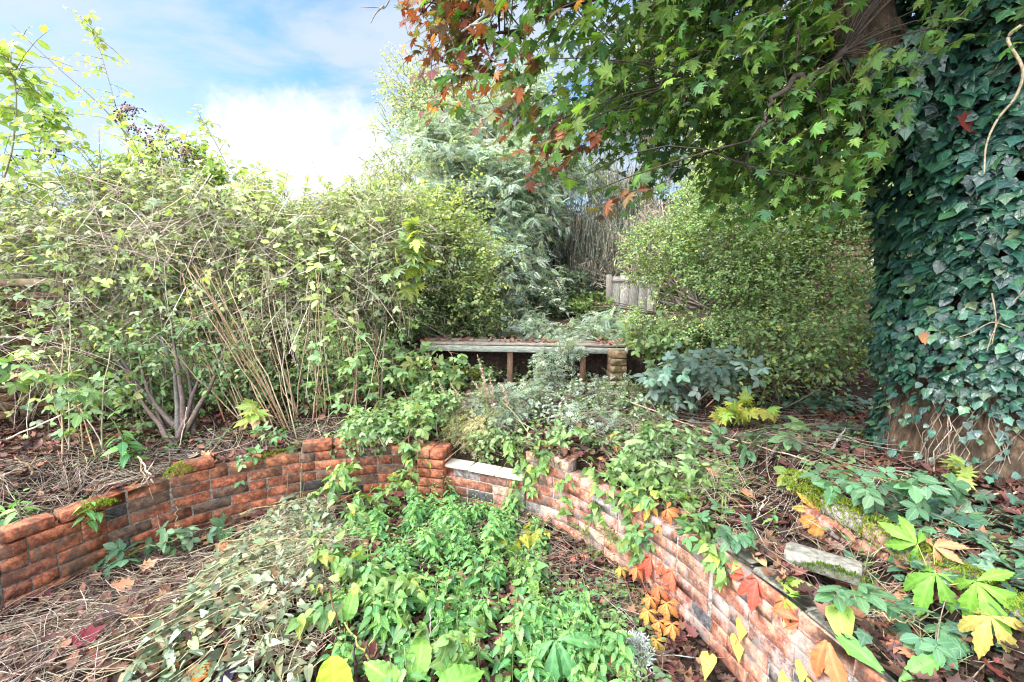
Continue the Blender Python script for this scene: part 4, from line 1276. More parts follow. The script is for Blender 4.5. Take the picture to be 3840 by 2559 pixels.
# the canopy: a drooping umbrella of sprays; its lower rim follows the outline the tree really has
RIM = [(1480, -900), (1490, 60), (1530, 230), (1580, 400), (1640, 410), (1680, 260), (1730, 380), (1790, 430), (1830, 420), (1850, 500), (1900, 545), (1950, 500), (1985, 330), (2020, 330), (2060, 420), (1990, 500), (1960, 620), (2060, 600),
       (2120, 590), (2180, 720), (2260, 760), (2420, 740), (2520, 640), (2640, 780), (2720, 860), (2860, 880), (2960, 830), (3080, 850), (3180, 760), (3270, 640), (3320, 380), (3600, 160), (3900, 100), (3900, -900)]
n = 60000
X = rnd(n, 1450, 3900); Y = rnd(n, -900, 800)
dep = 1.95 + 1.75 * rnd(n) ** 1.1
okm = in_poly(X, Y, RIM)
X, Y, dep = X[okm], Y[okm], dep[okm]
d_ = np.stack([raydir(a_, b_) for a_, b_ in zip(X, Y)])
P = np.array([0, 0, EYE]) + d_ * (dep / d_[:, 1])[:, None]
keepm = (vnoise(P, 2.2, 77) > np.where(X < 2250, .42, .34)) & (P[:, 2] < 5.2) & ~in_poly(X, Y, [(2990, -200), (3420, -200), (3430, 120), (3380, 270), (3180, 270), (3040, 120)])
P, X, Y = P[keepm], X[keepm], Y[keepm]
sel = RNG.permutation(len(P))[:3400]
P, X, Y = P[sel], X[sel], Y[sel]
# spray direction: away from the trunk and drooping
D = unit(unit(P - np.array([2.2, 2.5, 3.8])) * np.array([1, .5, .3]) + RNG.normal(0, .35, P.shape) + np.array([0, 0, -.35]))
redness = ss(2200, 1580, X + .0 * Y) + .55 * ss(420, 640, Y) * ss(2350, 2000, X) + .35 * ss(620, 760, Y) * ss(2700, 2300, X)
isred = rnd(len(P)) < redness * .85
GR = [(.085, .19, .04), (.065, .145, .04), (.12, .23, .045), (.05, .115, .05), (.15, .23, .045)]
RD = [(.20, .05, .035), (.14, .04, .035), (.30, .09, .04), (.09, .05, .03), (.11, .12, .035), (.36, .15, .06), (.13, .10, .04)]
for m, mbx, c_ in ((~isred, cr, GR), (isred, rd, RD)):
    q, dq = P[m], D[m]
    Ln = rnd(len(q), .16, .34)
    foliage(mbx, tw, T_MAPLE, q - dq * Ln[:, None], dq, Ln, 6, (.042, .088), lambda k: pal(k, c_, .22), .30, .95, .9, .0022, (.09, .06, .04), .25)
# unseen sprays added over the camera side of the trunk to shade the ivy
P2 = np.stack([rnd(520, -.2, 3.4), rnd(520, -.6, 2.0), rnd(520, 3.7, 5.0)], -1)
_x2, _y2 = project(P2); P2 = P2[~in_poly(_x2, _y2, [(2950, -500), (3420, -500), (3420, 330), (2950, 330)])]
D2 = unit(RNG.normal(0, .6, P2.shape) + np.array([-.6, -.5, -.2]))
foliage(cr, tw, T_MAPLE, P2, D2, rnd(len(P2), .2, .4), 5, (.09, .14), lambda k: pal(k, GR, .22), .35, .55, .9, .003, (.11, .07, .045), .45)
# twigs tying the sprays to the boughs
kk = RNG.permutation(len(P))[:420]
for a_ in kk:
    j = np.argmin(((BPTS - P[a_]) ** 2).sum(1) + .15 * RNG.random(len(BPTS)))
    if np.linalg.norm(BPTS[j] - P[a_]) > 1.3: continue
    m_ = (BPTS[j] + P[a_]) / 2 + RNG.normal(0, .05, 3) + [0, 0, .06]
    t_ = np.linspace(0, 1, 5)[:, None]
    tw.tubes((1 - t_) ** 2 * BPTS[j] + 2 * t_ * (1 - t_) * m_ + t_ ** 2 * P[a_], np.linspace(.004, .002, 5), np.array((.05, .038, .03)), 4)
cr.build('crown', M_MAPLE, mp); o = rd.build('red_foliage', M_MAPLE, mp); o['label'] = 'outer sprays turned red and orange'
bb.build('branches', M_TWIG, mp, True); tw.build('twigs', M_TWIG, mp, True)

# pale lichen-covered dead branch hanging from the top
mb = MB()
t = thing('dead_branch', 'pale grey forked dead branch caught in the red maple leaves', 'branch', at(1800, 60, 2.3))
for pts in ([at(1900, -80, 2.3), at(1860, 20, 2.3), at(1790, 80, 2.32), at(1730, 120, 2.35)], [at(1860, 20, 2.3), at(1830, 80, 2.3), at(1760, 95, 2.3)], [at(1880, -20, 2.3), at(1930, 60, 2.3)], [at(1790, 80, 2.32), at(1800, 140, 2.33)]):
    mb.tubes(catmull(np.array(pts), 6), np.linspace(.010, .004, (len(pts) - 1) * 6 + 1), np.array((.33, .38, .37)), 5)
mb.build('wood', M_TWIG, t, True)
mb = MB()
t = thing('bare_twig', 'thin bare forked twig alone against the blue sky', 'twig', at(1420, 20, 3.0))
for pts in ([at(1500, -120, 3.0), at(1450, 20, 3.0), at(1410, 28, 3.0), at(1350, 26, 3.0)], [at(1440, 22, 3), at(1410, 50, 3), at(1390, 88, 3)], [at(1480, -40, 3), at(1510, 60, 3), at(1530, 130, 3)]):
    mb.tubes(catmull(np.array(pts), 6), np.linspace(.006, .002, (len(pts) - 1) * 6 + 1), np.array((.2, .17, .14)), 4)
mb.build('wood', M_TWIG, t, True)

iv = thing('ivy', 'dark glossy ivy cloaking the maple trunk on the right', 'ivy', (TRX, TRY - .4, .7))
N_ = 30000
zt = .74 + 4.0 * rnd(N_) ** .95
th_ = rnd(N_, math.pi * .75, math.pi * 2.1)
px_ = np.stack([np.cos(th_), np.sin(th_), zt], -1)
rad_ = .385 + .10 * vnoise(px_ * [1, 1, 1], 2.6, 5) + .05 * vnoise(px_, 7, 6) + .07 * rnd(N_) + .10 * ss(1.6, 2.4, zt) + .12 * ss(2.3, 2.9, zt) + .25 * ss(2.7, 3.6, zt)
lowm = ss(1.0, 1.45, zt)
keepm = rnd(N_) < .10 + .75 * (vnoise(px_ * [1.5, 1.5, 2.2], 1.4, 13) > .52) + .95 * lowm + .3 * (vnoise(px_, 4, 12) > .55)
rad_ = .37 + (rad_ - .36) * (.30 + .70 * lowm) + .16 * np.exp(-(zt - .5) / .25)
out_ = np.stack([np.cos(th_), np.sin(th_), 0 * zt], -1)
P = np.stack([TRX + .05 * (zt - .7), TRY + 0 * zt, zt], -1) + out_ * rad_[:, None]
P, out_ = P[keepm], out_[keepm]
n = len(P)
d = unit(np.array([0, 0, -1.0]) + RNG.normal(0, .5, (n, 3)) + out_ * .45 + np.array([-.25, -.1, 0]))
nr_ = unit(out_ * 1.0 + np.array([0, 0, .55]) + RNG.normal(0, .30, (n, 3)))
ml = MB()
sz = (.026 + .052 * rnd(n) ** 1.3) * (.7 + .3 * ss(1.2, 1.8, P[:, 2]))
m = rnd(n) < .6
cI = pal(n, [(.022, .075, .050), (.016, .054, .042), (.032, .10, .055), (.014, .042, .036), (.055, .14, .055), (.09, .13, .06)], .28, [4, 4, 3, 3, 1.2, .4])
_gap = vnoise(P, 5.5, 91) < .22
m = m & ~_gap; _gap2 = _gap
ml.inst(T_IVY, P[m], d[m], nr_[m], sz[m], cI[m]); m2 = ~m & ~_gap2
ml.inst(T_IVYS, P[m2], d[m2], nr_[m2], sz[m2], cI[m2])
LP = catmull(np.array([(2.5, 2.5, 2.1), at(3290, 230, 2.35)], dtype=float), 40)
k_ = rnd(2600, 0, .93) * (len(LP) - 1); i_ = k_.astype(int).clip(0, len(LP) - 2)
c_ = LP[i_] + (LP[i_ + 1] - LP[i_]) * (k_ - i_)[:, None]
o_ = unit(RNG.normal(0, 1, (2600, 3)) * [1, 1, .5] + [-.3, -.7, 0])
ml.inst(T_IVY, c_ + o_ * rnd(2600, .15, .27)[:, None], np.array([-.2, 0, -1.0]) + RNG.normal(0, .45, (2600, 3)), o_ + np.array([0, 0, .5]) + RNG.normal(0, .3, (2600, 3)), rnd(2600, .035, .085), pal(2600, [(.022, .075, .045), (.032, .10, .05), (.014, .042, .034)], .25))
ml.build('foliage', M_IVY, iv)
mb = MB()
for k in range(44):      # clinging stems on the bare wood at the foot
    a0 = rnd(1, math.pi * .95, math.pi * 1.75)[0]; zz_ = np.linspace(.62, RNG.uniform(1.3, 2.2), 9)
    aa = a0 + np.cumsum(RNG.normal(0, .14, 9)); r_ = .375 + .15 * np.exp(-(zz_ - .5) / .25) + .012
    mb.tubes(np.stack([TRX + r_ * np.cos(aa), TRY + r_ * np.sin(aa), zz_], -1), np.linspace(RNG.uniform(.0016, .004), .0014, 9), pal(1, [(.19, .15, .11), (.12, .09, .065), (.25, .21, .16)])[0], 5)
mb.build('stems', M_TWIG, iv, True)


def on_ivy(X, Y, gap=.03):
    '''the point on the outside of the ivy seen through a photo pixel'''
    d = raydir(X, Y); d = d / d[1]; z = EYE; t = 1.9
    for _ in range(6):
        r = .54 + .10 * ss(1.6, 2.4, z) + .12 * ss(2.3, 2.9, z) + .25 * ss(2.7, 3.6, z) + gap
        c0, c1 = TRX + .05 * (z - .7), TRY
        A = d[0] ** 2 + 1; Bq = d[0] * c0 + c1; Cq = c0 ** 2 + c1 ** 2 - r * r
        q_ = Bq * Bq - A * Cq
        t = (Bq - math.sqrt(q_)) / A if q_ > 0 else Bq / A
        z = EYE + d[2] * t
    return np.array([0, 0, EYE]) + d * t


mb = MB()
pts = [on_ivy(X_, Y_) for X_, Y_ in ((3830, 95), (3780, 150), (3835, 260), (3810, 360), (3740, 450), (3700, 540), (3690, 650))]
mb.tubes(catmull(np.array(pts), 8), np.linspace(.007, .003, 49), np.array((.42, .33, .22)), 6)
o = mb.build('hanging_stem', M_TWIG, iv, True); o['label'] = 'pale bare stem hanging loose over the leaves'
mb = MB()
for pts in ([on_ivy(*q_) for q_ in ((3790, 1230), (3720, 1210), (3640, 1250), (3580, 1270))], [on_ivy(*q_) for q_ in ((3840, 1090), (3760, 1180), (3720, 1260), (3700, 1320))], [on_ivy(*q_) for q_ in ((3720, 1100), (3735, 1200), (3720, 1290))]):
    mb.tubes(catmull(np.array(pts), 8), np.linspace(.0035, .002, 25), np.array((.28, .22, .15)), 5)
mb.build('stems', M_TWIG, iv, True)


# ------------------------------------------------------------------ things growing and lying on the ground
def gz1(x, y):
    return float(ground_z([x], [y])[0])


def hit(X, Y, h=0.0):
    """where the line of sight through a photo pixel meets the ground (+h)"""
    d = raydir(X, Y); d = d / d[1]
    ts = np.linspace(.7, 12, 700)
    P = np.array([0, 0, EYE]) + d[None] * ts[:, None]
    g = ground_z(P[:, 0], P[:, 1]) + h
    k = np.argmax(P[:, 2] < g)
    return P[k] * 1.0


def hits(X, Y, h=0.0):
    return np.array([hit(a, b, h) for a, b in zip(X, Y)])


def ground_pts(n, poly, h=0.0, tries=14):
    """n points on the ground inside a photo polygon, evenly spread over the ground"""
    xs = [q[0] for q in poly]; ys = [q[1] for q in poly]
    W_ = [hit(*q) for q in poly]
    wx = [w[0] for w in W_]; wy = [w[1] for w in W_]
    x = rnd(n * tries, min(wx) - .1, max(wx) + .1); y = rnd(n * tries, min(wy) - .1, max(wy) + .1)
    z = ground_z(x, y)
    P = np.stack([x, y, z], -1)
    X, Y = project(P)
    m = in_poly(X, Y, list(poly)) & (y > .6)
    P = P[m][:n]
    P[:, 2] += h
    return P


def nettle(seed_h, nst, colors):
    root = thing('nettle_plant', 'fresh green nettle growing in the thick patch on the sunken bed floor', 'nettle', (0, 0, 0), 'nettles in the sunken bed')
    ml = MB()
    for k in range(nst):
        mt = MB()
        lean = RNG.normal(0, .16, 2); H = seed_h * RNG.uniform(.75, 1.1); b = RNG.normal(0, .025, 2)
        t = np.linspace(0, 1, 7)
        P = np.stack([b[0] + lean[0] * H * t ** 1.5, b[1] + lean[1] * H * t ** 1.5, H * t - .02], -1)
        mt.tubes(P, np.linspace(.003, .0016, 7), np.array((.14, .19, .07)), 4)
        mt.build('stem', M_TWIG, root, True)
        npair = max(4, int(H / .032)); ph = rnd(1)[0] * 3
        for q in range(npair):
            f = .25 + .75 * q / (npair - 1)
            c = np.array([np.interp(f, t, P[:, i]) for i in range(3)])
            sz = .082 * (1 - .75 * max(0, f - .55) / .45) * RNG.uniform(.75, 1.1)
            for e in (0, math.pi):
                a_ = ph + q * math.pi / 2 + e + RNG.normal(0, .25)
                dz = -.25 + .7 * (f > .85) * 1.0
                d = np.array([[math.cos(a_), math.sin(a_), dz + RNG.normal(0, .2)]])
                cc = pal(1, colors, .24) * (.85 + .35 * f)
                ml.inst(T_NETTLE, c[None] + d * .012, d, np.array([[0, 0, 1.0]]) + RNG.normal(0, .25, (1, 3)), sz, cc, .9)
    ml.build('leaves', M_VEIN, root)
    return root


NC = [(.12, .285, .09), (.09, .23, .08), (.165, .34, .10), (.22, .38, .10), (.075, .185, .08)]
protos = [nettle(.13, 2, NC), nettle(.18, 2, NC), nettle(.22, 3, NC), nettle(.27, 2, NC), nettle(.16, 3, NC[1:]), nettle(.30, 3, NC)]
npos = np.concatenate([ground_pts(185, [(1180, 2700), (1260, 2350), (1480, 2060), (1480, 1900), (1900, 1890), (2020, 2020), (2080, 2250), (2180, 2700)]),
                       ground_pts(38, [(2050, 2700), (2080, 2300), (2250, 2330), (2480, 2700)]),
                       ground_pts(16, [(1300, 1950), (1450, 1880), (1500, 2100), (1350, 2250)])])
for k, q in enumerate(npos):
    sc = RNG.uniform(.62, 1.08)
    if k < len(protos):
        o = protos[k]; o.location = q; o.rotation_euler = (0, 0, RNG.uniform(0, 6.3)); o.scale = (sc,) * 3
    else:
        dup(protos[RNG.integers(len(protos))], q, RNG.uniform(0, 6.3), sc)
# single nettles elsewhere
for lab, X, Y, sc, pi_ in (('nettle with blue green leaves on the ledge above the left brick wall', 480, 1750, 1.5, 3), ('nettle hanging over the left wall face', 330, 1960, 1.1, 1), ('small nettle at the left edge on the wall ledge', 60, 1990, 1.3, 2),
                           ('nettle at the far left below the brown wall', 40, 1560, 1.6, 3), ('nettle on the leaf strewn bank below the grey leaved bramble', 2790, 1690, .9, 0), ('bright nettle at the bottom left among the straw', 640, 2500, .9, 0),
                           ('nettle between the straw and the wilted heap', 830, 2060, .8, 4), ('small nettle among dead leaves left of the slab', 2910, 1960, .8, 0), ('nettle at the foot of the right hand wall beside the silver plant', 2440, 2480, .7, 0)):
    dup(protos[pi_], hit(X, Y), RNG.uniform(0, 6), sc, lab, 'scattered nettles')


def spray(name, label, cat, pts, T, size, n, colors, mat=M_VEIN, r=.003, tc=(.2, .2, .1), group=None, side=.10, up=.9, world_pts=False, h=.05, droop=.25, L=3, jit=.15, hang=.2, weights=None, part='leaves'):
    """a trailing or arching shoot through photo points (X, Y, height above ground) with leaf-bearing side twigs"""
    P0 = np.array(pts, dtype=float) if world_pts else np.array([hit(p[0], p[1], p[2] if len(p) > 2 else h) for p in pts])
    root = thing(name, label, cat, P0[0], group)
    P = catmull(P0, 10) if len(P0) > 1 else np.repeat(P0, 2, 0) + np.array([[0, 0, -.05], [0, 0, 0]])
    P[1:] += RNG.normal(0, .006, P[1:].shape)
    ml, mt = MB(), MB()
    mt.tubes(P, np.linspace(r, r * .5, len(P)), np.array(tc), 5)
    k = rnd(n, .05, 1) * (len(P) - 1)
    i0 = k.astype(int).clip(0, len(P) - 2)
    C = P[i0] + (P[i0 + 1] - P[i0]) * (k - i0)[:, None]
    D = unit(RNG.normal(0, 1, C.shape) * np.array([1, 1, .4]) + np.array([0, -.15, .45]))
    foliage(ml, mt, T, C, D, rnd(n, side * .5, side * 1.3), L, size, lambda m: pal(m, colors, jit, weights), droop, up, .8, r * .5, tc, hang, t0=.5)
    ml.build(part, mat, root); mt.build('stem', M_TWIG, root, True)
    return root


BRG = [(.09, .19, .10), (.07, .15, .08), (.12, .23, .12)]
spray('bramble_shoot', 'dark green ribbed bramble shoot lying across the mossy edging wall', 'bramble', [(3620, 1900, .02), (3450, 1820, .16), (3300, 1800, .2), (3180, 1830, .15), (3060, 1790, .08)], T_TRI, (.09, .15), 18, BRG, side=.09, up=1.2)
spray('bramble_shoot', 'bramble shoot with crinkled leaves over the cap stones at bottom right', 'bramble', [(3500, 2300, .05), (3380, 2330, .12), (3250, 2280, .14), (3120, 2220, .1)], T_TRI, (.09, .13), 8, [(.11, .23, .11), (.09, .19, .10)], side=.07, up=1.3)
spray('bramble_shoot', 'bramble shoot with broad leaves against the left brick wall', 'bramble', [(900, 1960, .03), (760, 1990, .14), (640, 2030, .16), (520, 2060, .12), (440, 2110, .06)], T_TRI, (.11, .15), 9, [(.11, .21, .12), (.09, .17, .10)], side=.08, up=.9)
spray('bramble_shoot', 'bramble trio rising before the wall bricks at left', 'bramble', [(700, 2050, .03), (670, 1980, .2), (660, 1900, .3)], T_TRI, (.12, .16), 3, [(.13, .23, .12)], side=.06)
spray('bramble_shoot', 'bramble patch with large leaves on the bank below the yellow seedling', 'bramble', [(2700, 1640, .05), (2820, 1660, .12), (2930, 1640, .13), (3060, 1650, .08)], T_TRI, (.12, .17), 11, [(.11, .20, .10), (.09, .17, .09), (.14, .22, .10)], side=.09, up=1.2)
spray('bramble_shoot', 'small dark bramble leaves dropping onto the start of the cap stones', 'bramble', [(2680, 1930, .04), (2740, 1980, .08), (2780, 2030, .06)], T_TRI, (.08, .11), 7, BRG, side=.06, up=1.2)
spray('bramble_shoot', 'soft green bramble leaves hanging on the right wall face', 'bramble', [(2380, 1980, .03), (2450, 2010, .1), (2540, 1990, .12), (2620, 2000, .1), (2660, 2150, .0)], T_TRI, (.07, .11), 14, [(.12, .24, .10), (.09, .19, .09), (.16, .27, .09)], side=.08)
spray('bramble_shoot', 'bramble shoot rising over the ledge below the raspberry canes', 'bramble', [(1120, 1720, .0), (1060, 1650, .08), (1000, 1640, .14), (960, 1720, .06), (930, 1800, .0)], T_TRIL, (.08, .12), 16, [(.14, .25, .11), (.11, .20, .09)], side=.09)
for k, (lab, pts, n) in enumerate((
        ('raspberry shoot with large soft leaves below the left end of the staging', [(1560, 1560, .0), (1520, 1480, .2), (1500, 1400, .35), (1560, 1330, .55)], 11),
        ('raspberry shoot with yellowing leaf tips in front of the staging left end', [(1680, 1600, .0), (1640, 1500, .2), (1620, 1400, .35), (1640, 1330, .5)], 10),
        ('raspberry shoot with grey green leaves left of the brick footing', [(1430, 1600, .0), (1420, 1520, .15), (1400, 1440, .25), (1450, 1380, .4)], 12),
        ('raspberry shoot leaning over the top of the brick pier in the bed', [(1500, 1690, .0), (1540, 1620, .15), (1580, 1560, .2), (1560, 1520, .25)], 14),
        ('raspberry shoot on the ledge right of the tall canes', [(1330, 1600, .0), (1300, 1500, .25), (1310, 1380, .5), (1350, 1250, .8)], 13),
        ('raspberry shoot with pale leaves among the tallest canes', [(1180, 1580, .0), (1200, 1450, .3), (1230, 1300, .6), (1210, 1180, .9)], 12),
        ('raspberry shoot rising across the left end of the staging rail', [(1560, 1500, .0), (1580, 1420, .2), (1560, 1330, .4), (1600, 1270, .5)], 13),
        ('raspberry shoot standing before the second quarter of the staging rail', [(1700, 1520, .0), (1690, 1430, .2), (1700, 1350, .35), (1670, 1300, .45)], 11),
        ('raspberry shoot over the block pier of the staging', [(1460, 1500, .0), (1480, 1400, .25), (1470, 1310, .45), (1520, 1260, .55)], 13),
        ('leafy bramble spray in front of the brown wall', [(300, 1680, .05), (280, 1500, .45), (200, 1400, .6), (60, 1380, .65)], 18),
        ('leafy bramble spray low beside the dark forked shrub', [(560, 1620, .0), (480, 1500, .3), (400, 1480, .4), (300, 1500, .35)], 16))):
    spray('raspberry_shoot', lab, 'raspberry', pts, T_TRIL, (.09, .15), n, [(.17, .27, .09), (.13, .23, .10), (.20, .29, .13), (.28, .33, .08)], r=.004, tc=(.25, .17, .1), side=.12, group='raspberry shoots', weights=[3, 3, 3, .7])


# upright brown canes
for k, (lab, X, Y, tops, n) in enumerate((
        ('clump of brown canes fanning left above the middle of the left wall', 1085, 1630, [(760, 1000), (850, 1080), (900, 1150), (980, 1050), (1050, 1150)], 13),
        ('clump of straight tan canes right of the fanning clump', 1190, 1560, [(1040, 1020), (1120, 1100), (1180, 1000), (1000, 1200)], 12),
        ('thin canes standing behind the brick pier in the bed', 1370, 1570, [(1340, 1200), (1300, 1150), (1420, 1250)], 7),
        ('dry canes with peeling bark left of the fanning clump', 930, 1590, [(700, 1100), (780, 1180), (860, 1220), (640, 1250)], 9),
        ('sparse canes leaning in front of the brown wall', 330, 1720, [(280, 1300), (420, 1250), (180, 1400), (340, 1150)], 7))):
    b = hit(X, Y)
    root = thing('cane_clump', lab, 'canes', b, 'upright canes above the left wall')
    mb = MB()
    T_ = np.array([at(*tops[RNG.integers(len(tops))], b[1] + RNG.uniform(-.1, .5)) for _ in range(n)]) + RNG.normal(0, .08, (n, 3))
    stems(mb, b + np.array([0, 0, -.03]), T_, .0058, .0025, [(.30, .20, .12), (.38, .28, .18), (.24, .15, .09), (.34, .29, .22)], wob=.05, npt=8, spread=.09)
    for q in range(n // 2):   # side twigs
        c = (b + T_[q]) * .5 + (T_[q] - b) * RNG.uniform(-.1, .3)
        mb.tubes(np.array([c, c + RNG.normal(0, .15, 3) + [0, 0, .12]]), .002, np.array((.3, .22, .15)), 3)
    mb.build('canes', M_TWIG, root, True)
b = hit(690, 1640)
root = thing('forked_shrub', 'dark multi stemmed shrub base among the canes above the left wall', 'shrub', b)
mb, ml = MB(), MB()
tp = np.array([at(X, Y, b[1] + .25) for X, Y in ((420, 1330), (520, 1280), (600, 1250), (680, 1300), (470, 1420), (760, 1380), (560, 1400), (640, 1200), (400, 1250), (850, 1280))])
stems(mb, b + np.array([0, 0, -.03]), tp, .024, .006, [(.075, .06, .055), (.10, .08, .07)], wob=.08, npt=8, spread=.05)
P, u = blob_points([B(500, 1350, b[1] + .2, .5, .25, .3), B(720, 1320, b[1] + .25, .4, .25, .3)], 170, .2)
foliage(ml, mb, T_OVAL, P, unit(u + RNG.normal(0, .4, u.shape)), .22, 6, (.035, .065), lambda n: pal(n, [(.10, .19, .08), (.14, .23, .09), (.08, .14, .07)]), .3, .8)
ml.build('leaves', M_VEIN, root); mb.build('stems', M_TWIG, root, True)

for k, (X, Y, rx, lab) in enumerate(((140, 1500, .35, 'leafy low bramble at the far left before the brown wall'), (420, 1540, .4, 'leafy low bramble left of the dark forked shrub'), (880, 1500, .35, 'leafy low growth between the forked shrub and the tan canes'),
                                 (1200, 1480, .35, 'leafy low growth behind the tan canes'), (1400, 1430, .3, 'leafy low growth at the left end of the staging'))):
    b = hit(X, Y + 60)
    b = b + np.array([0, .25, 0])
    bush('low_bramble', lab, 'bramble', [(b + np.array([0, 0, .28]), (rx, .25, .26)), (b + np.array([rx * .7, .1, .2]), (rx * .7, .2, .2)), (b + np.array([-rx * .7, .1, .2]), (rx * .7, .2, .2))], 210, T_TRIL, (.06, .10),
         [(.20, .31, .12), (.15, .25, .11), (.26, .36, .16), (.11, .19, .09)], b, L=5, tl=(.15, .4), nst=14, st_r=(.004, .002), st_c=(.28, .2, .13), group='low brambles along the left bank', mat=M_VEIN, up=.8)

# feathery dry plumes and pale mugwort on the bank
for lab, X, Y, tops in (('dry plumed goldenrod stalk below the left of the staging', 1760, 1640, [(1690, 1440), (1720, 1480)]),
                        ('tall dry plumed stalk leaning in front of the staging rail', 1830, 1660, [(1790, 1330), (1835, 1400)]),
                        ('short bleached plume beside the brick footing', 1700, 1660, [(1640, 1420)]),
                        ('bleached plume standing before the middle of the footing', 1900, 1640, [(1770, 1430), (1880, 1440)])):
    b = hit(X, Y)
    root = thing('plume_stalk', lab, 'dry plant', b, 'dry plumed stalks')
    mt, ml = MB(), MB()
    for tX, tY in tops:
        e = at(tX, tY, b[1] + .12)
        Q = catmull(np.array([b, (b + e) / 2 + [.03, 0, .04], e]), 10)
        mt.tubes(Q, np.linspace(.0035, .0015, len(Q)), np.array((.36, .29, .18)), 4)
        k = rnd(190, .45, 1); C = np.stack([np.interp(k, np.linspace(0, 1, len(Q)), Q[:, i]) for i in range(3)], -1)
        D = RNG.normal(0, 1, C.shape) + np.array([0, 0, .5])
        ml.inst(T_NARROW, C, D, RNG.normal(0, 1, C.shape), rnd(190, .02, .055) * (1.25 - k), pal(190, [(.42, .34, .25), (.5, .44, .35), (.34, .24, .18)]), 1.5)
        C2 = C[:40] - (e - b) * .3
        ml.inst(T_MUG, C2, RNG.normal(0, 1, C2.shape) + [0, 0, .2], RNG.normal(0, .4, C2.shape) + [0, 0, 1], rnd(40, .05, .08), pal(40, [(.24, .27, .12), (.18, .22, .11)]))
    ml.build('plume', M_DRY, root); mt.build('stem', M_TWIG, root, True)
MUG = [(.33, .34, .13), (.26, .29, .12), (.40, .38, .18), (.20, .25, .13)]
for lab, X, Y, c in (('pale yellow mugwort spilling over the white coping', 1720, 1640, MUG), ('cream coloured mugwort clump behind the white coping', 1800, 1660, [(.45, .42, .25), (.36, .36, .16)]),
                     ('grey green mugwort on the bank right of the pale one', 1900, 1600, PALE), ('yellow green mugwort at the left of the coping', 1680, 1590, MUG), ('grey green mugwort behind the cream clump', 1820, 1560, PALE)):
    b = hit(X, Y)
    bush('mugwort_plant', lab, 'weed', [(b + np.array([0, -.03, .10]), (.15, .11, .11)), (b + np.array([.06, .03, .2]), (.12, .1, .1)), (b + np.array([-.06, .02, .16]), (.1, .1, .1))], 130, T_MUG, (.045, .08), c, b, L=6, tl=(.1, .22), nst=9, st_r=(.004, .002), st_c=(.3, .25, .15), droop=.7, group='mugwort clumps behind the coping', rise=.2, hang=.4)

# bindweed trails with heart leaves
BW = [(.17, .29, .08), (.13, .24, .08), (.22, .33, .10), (.10, .19, .08), (.31, .34, .07)]
for k, (lab, pts, n) in enumerate((
        ('bindweed trailing down the wall left of the brick pier', [(1240, 1690, .05), (1270, 1760, .1), (1330, 1850, .25), (1350, 1950, .2)], 26),
        ('bindweed heaped against the foot of the brick pier', [(1400, 1900, .1), (1450, 1850, .2), (1500, 1800, .2), (1520, 1880, .1)], 30),
        ('bindweed hanging over the top of the brick pier', [(1590, 1600, .1), (1570, 1680, .14), (1545, 1760, .3), (1520, 1850, .2)], 40),
        ('bindweed climbing the left wall face near its middle', [(1180, 1930, .1), (1230, 1850, .3), (1290, 1760, .4), (1350, 1740, .35)], 26),
        ('bindweed mound over the hidden right end of the white coping', [(1900, 1640, .1), (1950, 1720, .15), (1960, 1800, .2), (1930, 1880, .05)], 30),
        ('bindweed tumbling from the bank onto the brick pillar', [(2060, 1620, .12), (2040, 1700, .15), (2010, 1780, .15), (2000, 1850, .1)], 28),
        ('bindweed leaves along the wall top right of the brick pillar', [(2180, 1720, .08), (2260, 1780, .1), (2330, 1830, .12), (2420, 1880, .1)], 24),
        ('bindweed over the grassy edge of the right wall', [(2300, 1700, .06), (2400, 1760, .1), (2480, 1830, .1), (2560, 1900, .08)], 22),
        ('bindweed curtain hanging down the face of the right wall near the pillar', [(2120, 1740, .05), (2130, 1820, .0), (2120, 1900, .0), (2100, 1960, .02)], 16),
        ('bindweed curtain hanging down the right wall above the orange creeper', [(2330, 1830, .05), (2350, 1920, .0), (2370, 2010, .0), (2390, 2080, .0)], 20),
        ('bindweed straggling down the right wall between curtain and pillar', [(2230, 1780, .05), (2240, 1860, .0), (2230, 1950, .0)], 12),
        ('bindweed leaves lying over the first cap stones', [(2560, 1900, .08), (2640, 1990, .06), (2700, 2080, .04), (2740, 2180, .02)], 16),
        ('bindweed across the bed floor in front of the pillar', [(1780, 2000, .1), (1900, 2060, .12), (2000, 2150, .1), (2060, 2250, .06)], 14),
        ('bindweed among the nettles near the bottom centre', [(1500, 2350, .15), (1640, 2400, .2), (1780, 2420, .2), (1900, 2500, .15)], 14),
        ('bindweed over the nettles left of the bed centre', [(1420, 2150, .15), (1520, 2200, .2), (1640, 2210, .2), (1740, 2280, .15)], 14),
        ('yellowing bindweed on the bed floor below the pillar', [(1900, 2060, .05), (1960, 2000, .1), (2030, 2000, .1)], 9),
        ('bindweed tangle at the edge of the wilted heap', [(1180, 2060, .15), (1260, 2080, .15), (1350, 2120, .15), (1400, 2250, .1)], 26),
        ('bindweed tangle on the bed floor left of the nettles', [(1150, 2350, .1), (1230, 2250, .12), (1300, 2180, .12)], 18))):
    spray('bindweed', lab, 'bindweed', pts, T_HEART, (.05, .085), n, BW if 'yellowing' not in lab else [(.36, .33, .05), (.29, .31, .06)], r=.002, tc=(.2, .22, .1), group='bindweed trails', side=.10, L=3, hang=.55, up=.7, weights=[3, 3, 2, 2, .7] if 'yellowing' not in lab else None)

